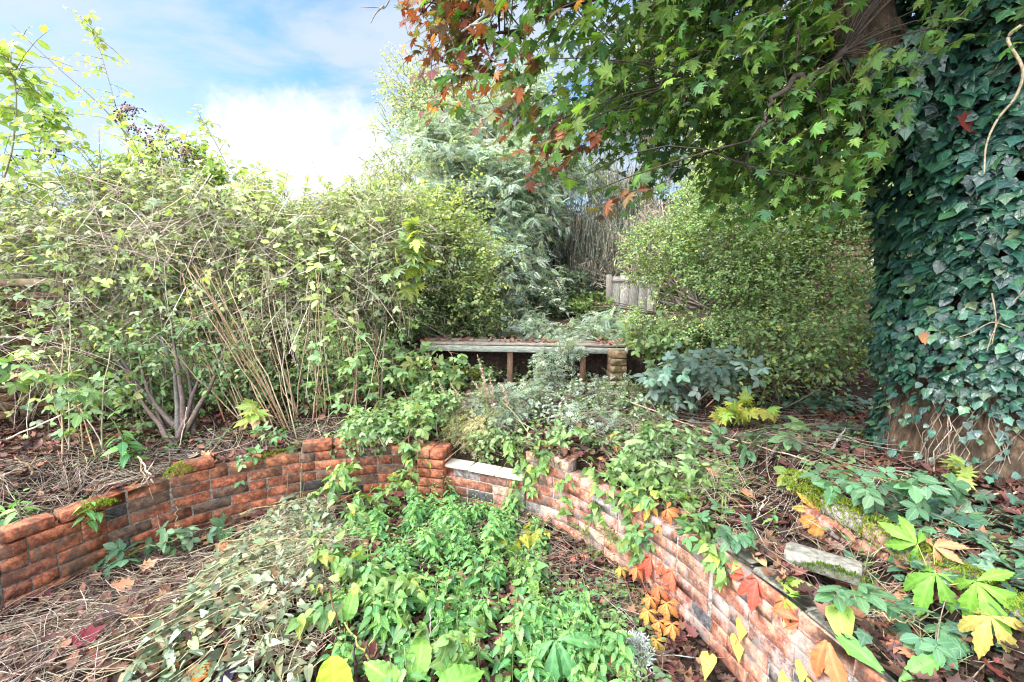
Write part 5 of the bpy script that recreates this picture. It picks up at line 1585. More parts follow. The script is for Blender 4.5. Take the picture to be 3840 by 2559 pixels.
# low weeds on the bank, as separate clumps
for k, (X, Y, T, sz, c, lab) in enumerate((
        (2150, 1480, T_OVAL, (.03, .055), PALE + MG[:1], 'low grey green weeds before the right half of the staging'), (2300, 1560, T_OVAL, (.03, .05), [(.14, .23, .11), (.11, .18, .09)], 'low green weeds on the bank before the right brick pier'),
        (2050, 1560, T_OVAL, (.03, .05), PALE, 'pale weeds on the bank in front of the footing'), (2450, 1600, T_OVAL, (.03, .05), MG + PALE[:1], 'sparse weeds on the brown bank under the grey leaved bramble'),
        (2200, 1620, T_MUG, (.05, .09), PALE, 'feathery grey weeds in the middle of the bank'), (2380, 1680, T_OVAL, (.03, .05), [(.16, .26, .11), (.13, .20, .1)], 'leafy weeds on the bank above the right wall'),
        (2550, 1740, T_NETTLE, (.04, .06), [(.14, .24, .10), (.11, .19, .1)], 'dead nettle clump on the grassy bank'), (2000, 1460, T_OVAL, (.03, .05), [(.17, .26, .12), (.13, .2, .12)], 'bright weeds close under the staging rail'),
        (2650, 1880, T_NETTLE, (.04, .055), [(.17, .27, .08), (.13, .22, .07)], 'small green weeds beside the cap stones'), (2270, 1450, T_OVAL, (.03, .05), PALE + MG[:1], 'weeds rising against the right pier of the staging'),
        (1900, 1420, T_OVAL, (.03, .055), [(.15, .24, .11)], 'rounded leaves before the middle of the staging'), (2350, 1500, T_OVAL, (.03, .045), MG, 'dark weeds right of the staging pier'))):
    b = hit(X, Y)
    bush('weed_clump', lab, 'weed', [(b + np.array([0, 0, .08]), (.24, .16, .12)), (b + np.array([.15, .08, .06]), (.16, .14, .10)), (b + np.array([-.16, .05, .06]), (.16, .14, .10))], 62, T, sz, c, b, L=6, tl=(.08, .2), nst=8, st_r=(.003, .0015), group='weed clumps on the bank', mat=M_VEIN, thr=.2, nscale=5)
for k, (X, Y, T, c, lab) in enumerate((
        (1620, 1480, T_TRIL, 0, 'leafy weeds hiding the footing at the left of the staging'), (1780, 1460, T_OVAL, 0, 'leafy weeds before the second leg of the staging'), (1960, 1540, T_MUG, 1, 'feathery weeds in the middle of the bank below the staging'),
        (2120, 1560, T_OVAL, 1, 'greyish weeds on the bank below the feathery plant'), (2240, 1500, T_MUG, 1, 'feathery pale weeds before the right brick pier'), (2060, 1680, T_OVAL, 0, 'weeds hanging at the top of the brick pillar'),
        (2200, 1680, T_NETTLE, 0, 'nettle like weeds above the right wall'), (2420, 1540, T_OVAL, 1, 'grey green weeds under the arching grey bramble'), (2480, 1680, T_NETTLE, 0, 'weeds on the brown bank left of the long cane'),
        (2580, 1830, T_NETTLE, 0, 'weeds spilling over the wall before the cap stones'), (1500, 1640, T_TRIL, 0, 'bramble leaves behind the brick pier of the bed'), (1640, 1580, T_TRIL, 0, 'bramble leaves behind the coping'),
        (2420, 1790, T_TRIL, 0, 'bramble leaves falling over the right wall top'), (1380, 1660, T_TRIL, 0, 'bramble leaves over the wall top left of the pier'), (1880, 1700, T_OVAL, 0, 'weeds at the right end of the coping'), (2300, 1470, T_MUG, 1, 'pale feathery weeds hiding the right pier of the staging'))):
    b = hit(X, Y)
    kz = .62 if X > 2000 else 1.0
    bush('tall_weed', lab, 'weed', [(b + np.array([0, 0, .14 * kz]), (.20, .14, .16 * kz)), (b + np.array([.14, .06, .10 * kz]), (.15, .12, .12 * kz)), (b + np.array([-.14, -.02, .08 * kz]), (.15, .12, .12 * kz))], int(90 * kz ** 2.4), T,
         {T_NETTLE[0].shape: (.05, .075), T_TRIL[0].shape: (.07, .11), T_MUG[0].shape: (.06, .10)}.get(T[0].shape, (.035, .06)), PALE if c else [(.19, .30, .12), (.14, .24, .10), (.24, .35, .15)], b, L=6, tl=(.1, .25), nst=12, st_r=(.0035, .0015),
         group='taller weeds on the bank', mat=M_VEIN, thr=.15, nscale=5)
GI = [(.045, .10, .06), (.035, .08, .055), (.06, .13, .07)]
for k, (X, Y, rx, ry, n, lab) in enumerate(((3080, 1530, .5, .3, 420, 'dark ground ivy spreading at the foot of the hedge'), (3350, 1640, .35, .3, 260, 'ground ivy round the foot of the ivy trunk'), (3640, 1990, .3, .3, 200, 'ground ivy behind the mossy edging wall'),
                                        (3330, 2180, .15, .15, 40, 'few ivy leaves between the two walls'), (3700, 2250, .25, .2, 140, 'ivy leaves over the near end of the mossy edging wall'))):
    b = hit(X, Y)
    x = b[0] + RNG.normal(0, rx * .5, n); y = b[1] + RNG.normal(0, ry * .5, n)
    P = np.stack([x, y, ground_z(x, y) + rnd(n, .01, .08)], -1)
    root = thing('ground_ivy', lab, 'ivy', b, 'patches of ground ivy')
    ml, mt = MB(), MB()
    a_ = rnd(n, 0, 6.3)
    ml.inst(T_IVYS if k % 2 else T_IVY, P, np.stack([np.cos(a_), np.sin(a_), -.15 + 0 * a_], -1), np.array([0, -.25, 1.0]) + RNG.normal(0, .35, (n, 3)), rnd(n, .035, .075), pal(n, GI, .2))
    for q in range(14):
        j = RNG.choice(n, 4); mt.tubes(catmull(P[j] - [0, 0, .02], 5), .002, np.array((.22, .18, .12)), 3)
    ml.build('leaves', M_IVY, root); mt.build('stems', M_TWIG, root, True)

spray('maple_seedling', 'low maple seedling with yellow lobed leaves on the bank under the hedge', 'maple seedling', [(2760, 1590, .0), (2740, 1560, .15), (2720, 1540, .2), (2820, 1530, .22), (2880, 1540, .2)], T_MAPLE, (.10, .15), 15, [(.32, .35, .06), (.25, .32, .06), (.36, .30, .05), (.18, .27, .06)], mat=M_MAPLE, side=.12, up=1.4, hang=.1)
spray('maple_seedling', 'tiny yellow green maple seedling at the foot of the ivy trunk', 'maple seedling', [(3600, 1800, .0), (3600, 1770, .1), (3640, 1745, .12)], T_MAPLE, (.07, .10), 5, [(.30, .36, .09), (.24, .32, .1)], mat=M_MAPLE, side=.08, up=1.3)
spray('maple_seedling', 'maple seedling with one pink lobed leaf above the left wall', 'maple seedling', [(1000, 1620, .0), (985, 1560, .2), (980, 1490, .35)], T_MAPLE, (.13, .19), 4, [(.24, .33, .08), (.30, .36, .1), (.36, .24, .16)], mat=M_MAPLE, side=.09, up=1.2, hang=.1)
spray('weed_seedling', 'small yellow leaved seedling on the leaf strewn bank', 'seedling', [(2980, 1800, .0), (2970, 1770, .08)], T_OVAL, (.06, .09), 4, [(.34, .38, .10), (.26, .33, .1)], side=.05, up=1.2)
spray('weed_seedling', 'pale seedling leaves standing left on the bank by the long cane', 'seedling', [(2740, 1760, .0), (2735, 1720, .1)], T_OVAL, (.05, .08), 4, [(.34, .38, .12)], side=.05, up=1.2)


# ---- Virginia creeper sprays, dock, and other large leaves near the camera
def leaf_part(root, T, c, d, nrm, size, col, mat, name='leaf'):
    mb = MB(); mb.inst(T, np.array([c]), np.array([d], dtype=float), np.array([nrm], dtype=float), size, np.array([col], dtype=float))
    return mb.build(name, mat, root)


def creeper(label, leaves, colors, h=.1, group=None, size=1.4, mat=None, name='creeper_spray', T=None, stem_c=(.30, .10, .07), wid=1.0):
    """leaves: (X, Y, size, heading degrees in the ground plane [0 = away from camera], tilt)"""
    P = [hit(l[0], l[1], l[5] if len(l) > 5 else h) for l in leaves]
    root = thing(name, label, 'creeper' if name == 'creeper_spray' else 'plant', np.mean(P, 0) - [0, 0, h * .6], group)
    mt = MB()
    b0 = np.mean(P, 0) - [0, 0, h * .9]
    for l, c in zip(leaves, P):
        a_ = R(l[3]); v_ = unit(c - np.array([0, 0, EYE])); r_ = unit(np.cross(v_, [0, 0, 1.0])); u_ = np.cross(r_, v_)
        d = r_ * math.sin(a_) + u_ * math.cos(a_) - v_ * .25
        leaf_part(root, T or T_CREEPER, c, d, -v_ * .8 + np.array([-.15, 0, .55]) + RNG.normal(0, .16, 3), l[2] * size, colors[RNG.integers(len(colors))] if len(l) < 7 else l[6], mat or M_CREEP)
        m = (b0 + c) / 2 + [0, 0, -.01]
        t_ = np.linspace(0, 1, 6)[:, None]
        mt.tubes((1 - t_) ** 2 * b0 + 2 * t_ * (1 - t_) * m + t_ ** 2 * c, np.linspace(.0022, .0014, 6), np.array(stem_c), 4)
    mt.build('stem', M_TWIG, root, True)
    return root


RED = [(.46, .075, .045), (.50, .11, .06)]
ORG = [(.44, .16, .06), (.42, .12, .05), (.46, .20, .06)]
YEL = [(.42, .29, .06), (.38, .24, .055)]
GRN = [(.14, .30, .045), (.14, .30, .05)]
creeper('large coral red creeper leaf lying on the cap stones', [(2840, 2170, .085, 190, -.2, .07, (.47, .075, .05)), (2800, 2160, .055, 290, -.1, .06, (.48, .09, .055))], RED)
creeper('large orange creeper leaf with drooping leaflets at the bottom right', [(3105, 2390, .115, 165, -.3, .10, (.46, .17, .07)), (3000, 2330, .06, 330, .1, .08, (.45, .13, .06))], ORG)
creeper('lime green creeper shoot with three spread leaves at the right edge', [(3440, 2040, .080, 290, -.1, .16, (.14, .30, .045)), (3510, 2150, .105, 200, -.15, .20, (.125, .28, .045)), (3660, 2180, .105, 150, -.15, .20, (.145, .31, .045)), (3500, 2050, .06, 60, -.1, .15, (.45, .20, .10))], GRN, stem_c=(.3, .3, .1))
creeper('yellow and orange creeper leaf below the lime green shoot', [(3715, 2310, .085, 190, -.4, .14, (.33, .29, .08)), (3670, 2250, .05, 120, -.1, .14, (.31, .30, .08))], YEL)
creeper('orange creeper leaf on the bank left of the dark bramble', [(3090, 1930, .115, 195, -.2, .08, (.45, .19, .05)), (3060, 1920, .07, 320, 0, .08, (.40, .24, .06))], ORG)
creeper('small green creeper leaf over the cap stones', [(2940, 2200, .06, 60, 0, .08), (2960, 2230, .05, 150, 0, .08)], [(.22, .38, .06)], stem_c=(.3, .3, .1))
creeper('small orange creeper leaf between the red leaf and the green one', [(2940, 2250, .055, 170, -.2, .06)], ORG)
creeper('red creeper trailing down the right wall face', [(2440, 2090, .075, 190, -.7, .03), (2490, 2110, .06, 170, -.7, .03), (2410, 2120, .05, 200, -.7, .03), (2520, 2140, .07, 180, -.8, .03)], RED)
creeper('orange creeper trail hanging down the right wall into the bed', [(2470, 2200, .06, 190, -.6, .12), (2500, 2260, .065, 180, -.6, .10), (2440, 2240, .05, 200, -.6, .10), (2470, 2330, .06, 180, -.6, .08), (2520, 2340, .05, 170, -.6, .1), (2390, 2130, .05, 200, -.5, .12)], ORG)
creeper('yellow creeper leaves at the lower end of the orange trail', [(2460, 2400, .05, 180, -.5, .07), (2430, 2290, .05, 190, -.6, .1), (2330, 2130, .04, 200, -.3, .1)], YEL)
creeper('orange and yellow creeper leaves at the grassy top of the right wall', [(2440, 1890, .07, 250, 0, .08), (2500, 1910, .06, 120, 0, .08), (2480, 1960, .05, 180, -.3, .08)], ORG + YEL)
creeper('orange creeper leaves over the bank above the right wall', [(2310, 1670, .06, 180, -.2, .07), (2340, 1700, .05, 150, -.2, .07), (2290, 1650, .05, 30, 0, .07)], ORG + YEL)
creeper('dock plant with broad glossy light green leaves at the bottom edge', [(1560, 2560, .16, 10, .1, .10), (1650, 2550, .17, 35, .25, .13), (1500, 2600, .16, -40, .0, .13), (1640, 2590, .17, 75, .0, .14), (1590, 2620, .15, 150, -.1, .14)], [(.14, .30, .055), (.17, .33, .065)],
        name='dock_plant', size=1.0, T=T_DOCK, mat=M_VEIN, stem_c=(.25, .3, .1))
creeper('dock leaf standing alone left of the nettles', [(1300, 2330, .12, 15, .1, .10), (1345, 2430, .1, 260, -.1, .06, (.36, .40, .15))], [(.14, .29, .06)], name='dock_plant', size=1.0, T=T_DOCK, mat=M_VEIN, stem_c=(.25, .3, .1))
creeper('dark green sprig of long saw edged leaves near the bottom centre', [(2090, 2400, .15, 80, .0, .16), (2080, 2410, .16, 190, -.35, .16), (2095, 2410, .15, 150, -.3, .16), (2075, 2400, .13, 235, -.4, .16), (2085, 2400, .13, 175, -.6, .16)], [(.08, .22, .08), (.10, .25, .09)],
        name='sapling_sprig', size=1.15, T=T_CREEPL, mat=M_VEIN, stem_c=(.2, .25, .1))
creeper('green saw edged leaf sprig cut by the bottom edge at right', [(3330, 2540, .13, 300, .1, .05), (3370, 2560, .12, 30, .1, .05), (3420, 2570, .11, 80, 0, .05)], [(.12, .28, .07)], name='sapling_sprig', size=1.15, T=T_CREEPL, mat=M_VEIN, stem_c=(.2, .25, .1))
creeper('yellow green heart leaves spotted with black on the right wall', [(2790, 2330, .075, 190, -.5, .04, (.32, .36, .055)), (2770, 2390, .085, 180, -.6, .04, (.35, .37, .06)), (2660, 2460, .085, 190, -.6, .12, (.40, .36, .07))], YEL, name='spotted_plant', size=1.1, T=T_HEART, mat=M_SPOT)
creeper('large spotted green heart leaf on the cap stones', [(3150, 2290, .11, 170, -.2, .09, (.26, .40, .08))], GRN, name='spotted_plant', size=1.1, T=T_HEART, mat=M_SPOT)
creeper('yellow heart leaves with brown spots at the bottom right', [(3010, 2490, .06, 180, -.3, .1, (.40, .44, .07)), (3050, 2540, .065, 160, -.3, .1, (.36, .43, .07)), (2950, 2530, .05, 210, -.3, .1, (.3, .42, .07))], YEL, name='spotted_plant', size=1.1, T=T_HEART, mat=M_SPOT)
creeper('strap shaped yellow green spotted leaf at the bottom edge', [(1240, 2460, .19, 175, -.5, .16, (.30, .38, .035))], YEL, name='spotted_plant', size=1.1, T=T_DOCK, mat=M_SPOT)
b = hit(2370, 2470)
bush('silver_ragwort', 'silvery white lobed leaf plant at the bottom right of the nettles', 'plant', [(b + np.array([0, 0, .05]), (.06, .06, .05))], 26, T_MUG, (.05, .085), [(.42, .48, .44), (.34, .40, .37)], b, L=5, tl=(.06, .1), nst=5, st_r=(.003, .002), st_c=(.3, .33, .28), mat=M_DRY)
b = hit(2230, 2100)
for k, (X, Y) in enumerate(((2220, 2090), (2280, 2180), (2180, 1990), (2300, 2000), (2330, 2250), (2250, 2350))):
    b = hit(X, Y)
    bush('parsley_weed', 'small light green lobed weed on the dark litter right of the nettles', 'weed', [(b + np.array([0, 0, .03]), (.09, .09, .04))], 34, T_MUG, (.02, .035), [(.20, .32, .08), (.16, .27, .08)], b, L=5, tl=(.05, .09), nst=4, st_r=(.002, .001), group='small weeds right of the nettles')

# ---- grass tufts
for k, (X, Y, lab) in enumerate(((2740, 1830, 'grass tuft on the bank above the cap stones'), (2500, 1790, 'grass hanging over the right wall top'), (2440, 1840, 'grass tuft spilling down the right wall'), (3290, 2120, 'few grass blades between the two walls'), (3420, 2440, 'thin grass blades at the bottom right'))):
    b = hit(X, Y); n = 90 if k < 3 else 22
    root = thing('grass_tuft', lab, 'grass', b, 'grass tufts')
    mb = MB()
    D = unit(RNG.normal(0, .6, (n, 3)) + np.array([-.1, -.35, .8])); Ln = rnd(n, .12, .30)
    t = np.linspace(0, 1, 5)[None, :, None]
    C = b + np.c_[RNG.normal(0, .07, (n, 2)), np.zeros(n)]
    mb.tubes(C[:, None] + D[:, None] * Ln[:, None, None] * t - np.array([0, 0, .6]) * (Ln[:, None, None] * t) ** 2 * 3, np.array([.0018, .0018, .0016, .001, .0004]), pal(n, [(.20, .29, .10), (.26, .32, .16), (.34, .30, .18)]), 3)
    mb.build('blades', M_TWIG, root, True)

# ---- heap of wilted cuttings
root = thing('wilted_heap', 'heap of cut wilted grey green stems and leaves at the bottom left', 'plant heap', hit(800, 2300))
ml, mt, ms = MB(), MB(), MB()
hp = ground_pts(2300, [(420, 2700), (640, 2350), (850, 2120), (1080, 1900), (1230, 1930), (1280, 2050), (1220, 2300), (1150, 2700)])
n = len(hp)
a_ = RNG.normal(R(218), 1.5, n)
ml.inst(T_HEART, hp + np.c_[np.zeros((n, 2)), rnd(n, .02, .13)], np.stack([np.sin(a_), np.cos(a_), RNG.normal(-.2, .4, n)], -1), RNG.normal(0, .75, (n, 3)) + [0, -.3, .6], rnd(n, .03, .065),
        pal(n, [(.18, .23, .15), (.12, .165, .10), (.26, .31, .22), (.075, .105, .06), (.16, .19, .10), (.24, .18, .10)], .28), rnd(n, .5, 1.0))
q = ground_pts(120, [(420, 2700), (640, 2350), (850, 2120), (1080, 1900), (1230, 1930), (1280, 2050), (1220, 2300), (1150, 2700)])
a_ = RNG.normal(R(222), .34, len(q)); Ln = rnd(len(q), .2, .75); cv_ = RNG.normal(0, .35, len(q))
t = np.linspace(-.5, .5, 9)[None, :, None]
Q = q[:, None] + np.stack([np.sin(a_), np.cos(a_), 0 * a_], -1)[:, None] * Ln[:, None, None] * t + np.stack([np.cos(a_), -np.sin(a_), 0 * a_], -1)[:, None] * (Ln * cv_)[:, None, None] * t ** 2
Q[..., 2] = ground_z(Q[..., 0].ravel(), Q[..., 1].ravel()).reshape(Q.shape[:2]).clip(0, .35) + .05 + rnd(len(q), 0, .09)[:, None] + RNG.normal(0, .006, Q.shape[:2])
mt.tubes(Q, .0021, pal(len(q), [(.30, .31, .15), (.2, .2, .11), (.28, .22, .14)]), 4)
q = ground_pts(1500, [(950, 2000), (1230, 1900), (1290, 2050), (1250, 2450), (1120, 2600), (900, 2500)])
D = unit(RNG.normal(0, 1, q.shape) * [1, 1, .5]); Ln = rnd(len(q), .05, .16); t = np.linspace(-.5, .5, 4)[None, :, None]
ms.tubes(q[:, None] + [0, 0, .07] + D[:, None] * Ln[:, None, None] * t + RNG.normal(0, .012, (len(q), 4, 3)), .0014, pal(len(q), [(.36, .29, .2), (.28, .2, .14), (.42, .37, .27)]), 3)
ml.build('wilted_leaves', M_DRY, root); mt.build('cut_stalks', M_TWIG, root, True); ms.build('dry_fibres', M_TWIG, root, True)

# ---- straw, litter and ground weeds nobody could count
def straw(name, polys, n, ln, col, hgt, r=.002, ang=None):
    mb = MB()
    for poly, k in zip(polys, n):
        q = ground_pts(k, poly)
        a_ = rnd(len(q), 0, 6.3) if ang is None else RNG.normal(ang, .5, len(q))
        Ln = rnd(len(q), *ln); t = np.linspace(-.5, .5, 6)[None, :, None]
        b = RNG.normal(0, .25, len(q))
        dr = np.stack([np.sin(a_), np.cos(a_), 0 * a_], -1); pr = np.stack([np.cos(a_), -np.sin(a_), 0 * a_], -1)
        Q = q[:, None] + dr[:, None] * Ln[:, None, None] * t + pr[:, None] * (b * Ln)[:, None, None] * (t ** 2)
        ins = inside(q[:, 0], q[:, 1]); ins2 = inside(Q[..., 0], Q[..., 1])
        okq = (ins2 == ins[:, None]).all(1)
        z = ground_z(Q[..., 0].ravel(), Q[..., 1].ravel()).reshape(Q.shape[:2])
        Q[..., 2] = z + rnd(len(q), .004, hgt)[:, None] + (t[..., 0] * RNG.normal(0, .12, len(q))[:, None]) * Ln[:, None] + .01
        mb.tubes(Q[okq], np.linspace(r, r * .6, 6), pal(okq.sum(), col, .2), 3)
    tag(mb.build(name, M_TWIG, None, True), None, None, kind='stuff')


ST = [(.24, .195, .15), (.17, .13, .10), (.32, .275, .225), (.11, .08, .06)]
straw('dry_straw', [[(-100, 2620), (-100, 2230), (350, 2130), (760, 2010), (860, 2120), (560, 2400), (300, 2620)], [(-50, 1760), (300, 1720), (700, 1700), (760, 1740), (500, 1860), (300, 1960), (-50, 2040)],
                    [(760, 1640), (1500, 1560), (1560, 1660), (1000, 1690), (760, 1730)], [(2050, 1480), (2900, 1560), (3500, 1900), (3800, 2500), (3300, 2500), (2700, 1960), (2250, 1720)], [(1950, 1950), (2350, 2100), (2500, 2560), (2200, 2560), (1950, 2100)]],
      [950, 600, 450, 1000, 350], (.10, .42), ST, .05, .0019)


straw('dry_twigs', [[(2000, 1500), (2700, 1480), (3300, 1700), (3700, 2100), (3300, 2150), (2700, 1950), (2250, 1740)]], [420], (.12, .5), [(.20, .16, .13), (.13, .10, .08), (.28, .23, .18)], .10, .0022)


def litter(name, polys, n, size, col, T=T_CURLED, hgt=.03):
    ml = MB()
    for poly, k in zip(polys, n):
        q = ground_pts(k, poly); m_ = len(q); a_ = rnd(m_, 0, 6.3)
        ml.inst(T, q + np.c_[np.zeros((m_, 2)), rnd(m_, .004, hgt)], np.stack([np.sin(a_), np.cos(a_), RNG.normal(0, .25, m_)], -1), RNG.normal(0, .45, (m_, 3)) + [0, 0, .9], rnd(m_, *size), pal(m_, col, .25), rnd(m_, .5, 1.0))
    for x0, x1, y0, y1, k in ((1.3, 6.5, -.5, 6.0, 5200), (-6.5, -2.7, .2, 5.5, 3800)):
        x = rnd(k, x0, x1); y = rnd(k, y0, y1); okl = ~inside(x, y); x, y = x[okl], y[okl]; m_ = len(x); a_ = rnd(m_, 0, 6.3)
        ml.inst(T, np.stack([x, y, ground_z(x, y) + rnd(m_, .004, hgt)], -1), np.stack([np.sin(a_), np.cos(a_), RNG.normal(0, .25, m_)], -1), RNG.normal(0, .45, (m_, 3)) + [0, 0, .9], rnd(m_, *size), pal(m_, col, .25), rnd(m_, .5, 1.0))
    tag(ml.build(name, M_DRY), None, None, kind='stuff')


BRN = [(.095, .052, .042), (.062, .038, .034), (.14, .075, .05), (.045, .028, .028), (.21, .115, .07), (.12, .04, .04)]
litter('leaf_litter', [[(-100, 1560), (700, 1520), (1500, 1440), (1950, 1500), (1950, 1640), (1500, 1690), (1100, 1690), (600, 1800), (-100, 2080)], [(1950, 1480), (2800, 1400), (3840, 1640), (4000, 2300), (4000, 2800), (3500, 2800), (2650, 2000), (2200, 1760), (1900, 1700)],
                       [(-100, 2600), (-100, 2200), (700, 2000), (1400, 1850), (1950, 1850), (2400, 2150), (2600, 2330), (2820, 2700), (2000, 2750)]], [3600, 9000, 5200], (.03, .075), BRN)


def sprouts(name, polys, n, T, size, col, mat, h=(.01, .06)):
    ml = MB()
    for poly, k in zip(polys, n):
        q = ground_pts(k, poly)
        q = q[vnoise(q, 3.0, 31) > .42]
        m_ = len(q) * 6
        q6 = np.repeat(q, 6, 0) + np.c_[RNG.normal(0, .022, (m_, 2)), rnd(m_, *h)]
        a_ = rnd(m_, 0, 6.3)
        ml.inst(T, q6, np.stack([np.sin(a_), np.cos(a_), RNG.normal(0, .2, m_)], -1), RNG.normal(0, .3, (m_, 3)) + [0, -.1, 1], rnd(m_, *size), pal(m_, col, .2))
    tag(ml.build(name, mat), None, None, kind='stuff')


sprouts('ground_cover', [[(1950, 1440), (2700, 1440), (3000, 1700), (2800, 1950), (2300, 1740), (1900, 1680)], [(100, 1560), (1000, 1480), (1500, 1440), (1500, 1600), (900, 1680), (300, 1760)], [(1200, 2600), (1500, 1900), (1950, 1890), (2400, 2250), (2500, 2600)], [(2800, 1500), (3500, 1700), (3840, 2200), (3400, 2200), (2900, 1900)]],
        [1300, 700, 600, 420], T_OVAL, (.018, .04), [(.15, .25, .09), (.11, .19, .08), (.19, .29, .11), (.13, .20, .12)], M_LEAF)

ml = MB()
n = 150
P = np.stack([rnd(n, -1.15, 1.15), rnd(n, 4.6, 4.96), np.zeros(n)], -1); P[:, 2] = bz(P[:, 0]) + .022 + rnd(n, .0, .02)
a_ = rnd(n, 0, 6.3)
ml.inst(T_CURLED, P, np.stack([np.sin(a_), np.cos(a_), RNG.normal(0, .2, n)], -1), RNG.normal(0, .4, (n, 3)) + [0, 0, 1], rnd(n, .03, .07), pal(n, [(.15, .06, .04), (.20, .09, .06), (.09, .05, .04), (.26, .16, .1)], .25))
tag(ml.build('bench_leaf_litter', M_DRY), None, None, kind='stuff')

# ---- fallen leaves one can point to
def fallen(label, X, Y, size, col, T=T_CURLED, head=None, group=None, h=.03, nrm=None, mat=None, wid=1.0):
    p_ = hit(X, Y, h)
    mb = MB(); a_ = R(head) if head is not None else RNG.uniform(0, 6.3)
    mb.inst(T, np.zeros((1, 3)), np.array([[math.sin(a_), math.cos(a_), RNG.normal(0, .12)]]), np.array([nrm if nrm else [RNG.normal(0, .25), -.25, 1]]), size, np.array([col], dtype=float), np.array([wid]))
    o = mb.build('fallen_leaf', mat or M_DRY); o.location = p_
    return tag(o, label, 'leaf', group)


for a_ in (('glossy dark red fallen leaf on the straw at the bottom left', 275, 2420, .11, (.10, .012, .02), T_CURLED, 40), ('long russet fallen leaf below the dark red one on the straw', 250, 2470, .13, (.38, .11, .05), T_OVAL, 75),
           ('crimson leaf standing up at the edge of the wilted heap', 1190, 2270, .09, (.30, .03, .015), T_CURLED, 180), ('orange oval leaf at the bottom edge of the wilted heap', 640, 2510, .12, (.56, .24, .08), T_OVAL, 30),
           ('bright orange upright leaf at the bottom of the wilted heap', 810, 2480, .10, (.60, .22, .05), T_OVAL, 200), ('purple black leaf cut by the bottom edge', 830, 2540, .09, (.06, .04, .09), T_CURLED, 120),
           ('small orange leaf on the wilted heap', 940, 2260, .07, (.58, .28, .10), T_OVAL, 60), ('tan leaf between two orange ones at the bottom', 720, 2490, .09, (.45, .27, .14), T_OVAL, 140), ('peach coloured leaf at the lower right of the heap', 930, 2490, .07, (.52, .27, .10), T_CURLED, 10),
           ('pale peach maple leaf lying on the nettles', 1645, 2150, .085, (.42, .20, .12), T_MAPLE, 120), ('buff curled leaf on the straw under the left wall', 320, 2330, .09, (.45, .31, .19), T_OVAL, 60),
           ('brown maple leaf at the bottom edge right of the silver plant', 2540, 2530, .12, (.26, .12, .065), T_MAPLE, 210), ('pinkish brown leaf right of the nettles', 2070, 2085, .07, (.38, .19, .12), T_MAPLE, 150), ('orange brown leaf on the dark litter below the right wall', 2180, 2090, .06, (.46, .22, .10), T_MAPLE, 80),
           ('pink leaf on the dark litter near the nettles', 2110, 2080, .07, (.46, .24, .17), T_MAPLE, 20), ('buff leaf among nettles at lower centre', 1660, 2290, .06, (.3, .15, .08), T_CURLED, 20),
           ('dark red leaf stuck in the ivy', 0, 0, 0, 0, 0, 0), ('dark red leaf on the bank near the yellow seedling', 2700, 1640, .06, (.28, .03, .04), T_CURLED, 50), ('wine red leaf left of the ivy trunk foot', 3260, 1610, .09, (.25, .03, .04), T_CURLED, 100),
           ('magenta leaf on the bank above the dark bramble', 3190, 1680, .08, (.25, .03, .07), T_MAPLE, 10), ('dark wet leaf beside the orange creeper leaf', 2990, 2000, .09, (.05, .03, .045), T_CURLED, 70), ('peach leaf at the end of the cap stones', 2670, 1960, .10, (.52, .26, .16), T_OVAL, 140),
           ('orange crumpled leaf right of the stone slab', 3130, 2060, .08, (.5, .25, .09), T_CURLED, 100), ('tan leaf beside the slab end', 2820, 2060, .09, (.45, .25, .13), T_OVAL, 170), ('dark purple leaf at the bottom right corner', 3620, 2420, .08, (.10, .06, .12), T_CURLED, 120),
           ('pink curled leaf at the bottom right by the grass blades', 3530, 2330, .07, (.40, .17, .13), T_CURLED, 20), ('orange brown leaf pair right of the lime green shoot base', 3400, 2260, .07, (.42, .2, .08), T_CURLED, 40), ('peach leaf on the bank left of the creeper leaves', 2260, 1690, .07, (.5, .25, .15), T_MAPLE, 60),
           ('orange leaf below the grassy bank', 2240, 1720, .08, (.55, .27, .12), T_OVAL, 100), ('buff leaf on the wall ledge between moss and canes', 700, 1720, .10, (.40, .30, .23), T_CURLED, 80), ('yellow leaf hanging on the canes by the staging', 1370, 1270, .10, (.55, .38, .06), T_MAPLE, 190)):
    if a_[3]: fallen(*a_)
for lab, X, Y, dp, s_, c_, T in (('dark red leaf caught in the ivy', 3650, 480, 1.88, .12, (.12, .02, .015), T_CURLED), ('orange brown leaf caught low in the ivy', 3480, 1275, 1.95, .08, (.42, .2, .1), T_CURLED), ('cream leaf caught high in the ivy', 3400, 290, 1.95, .07, (.45, .34, .15), T_OVAL)):
    mb = MB(); mb.inst(T, np.zeros((1, 3)), np.array([[-.9, 0, .2]]), np.array([[-.3, -1, .35]]), s_, np.array([c_], dtype=float))
    o = mb.build('caught_leaf', M_DRY); o.location = on_ivy(X, Y, .0); tag(o, lab, 'leaf')
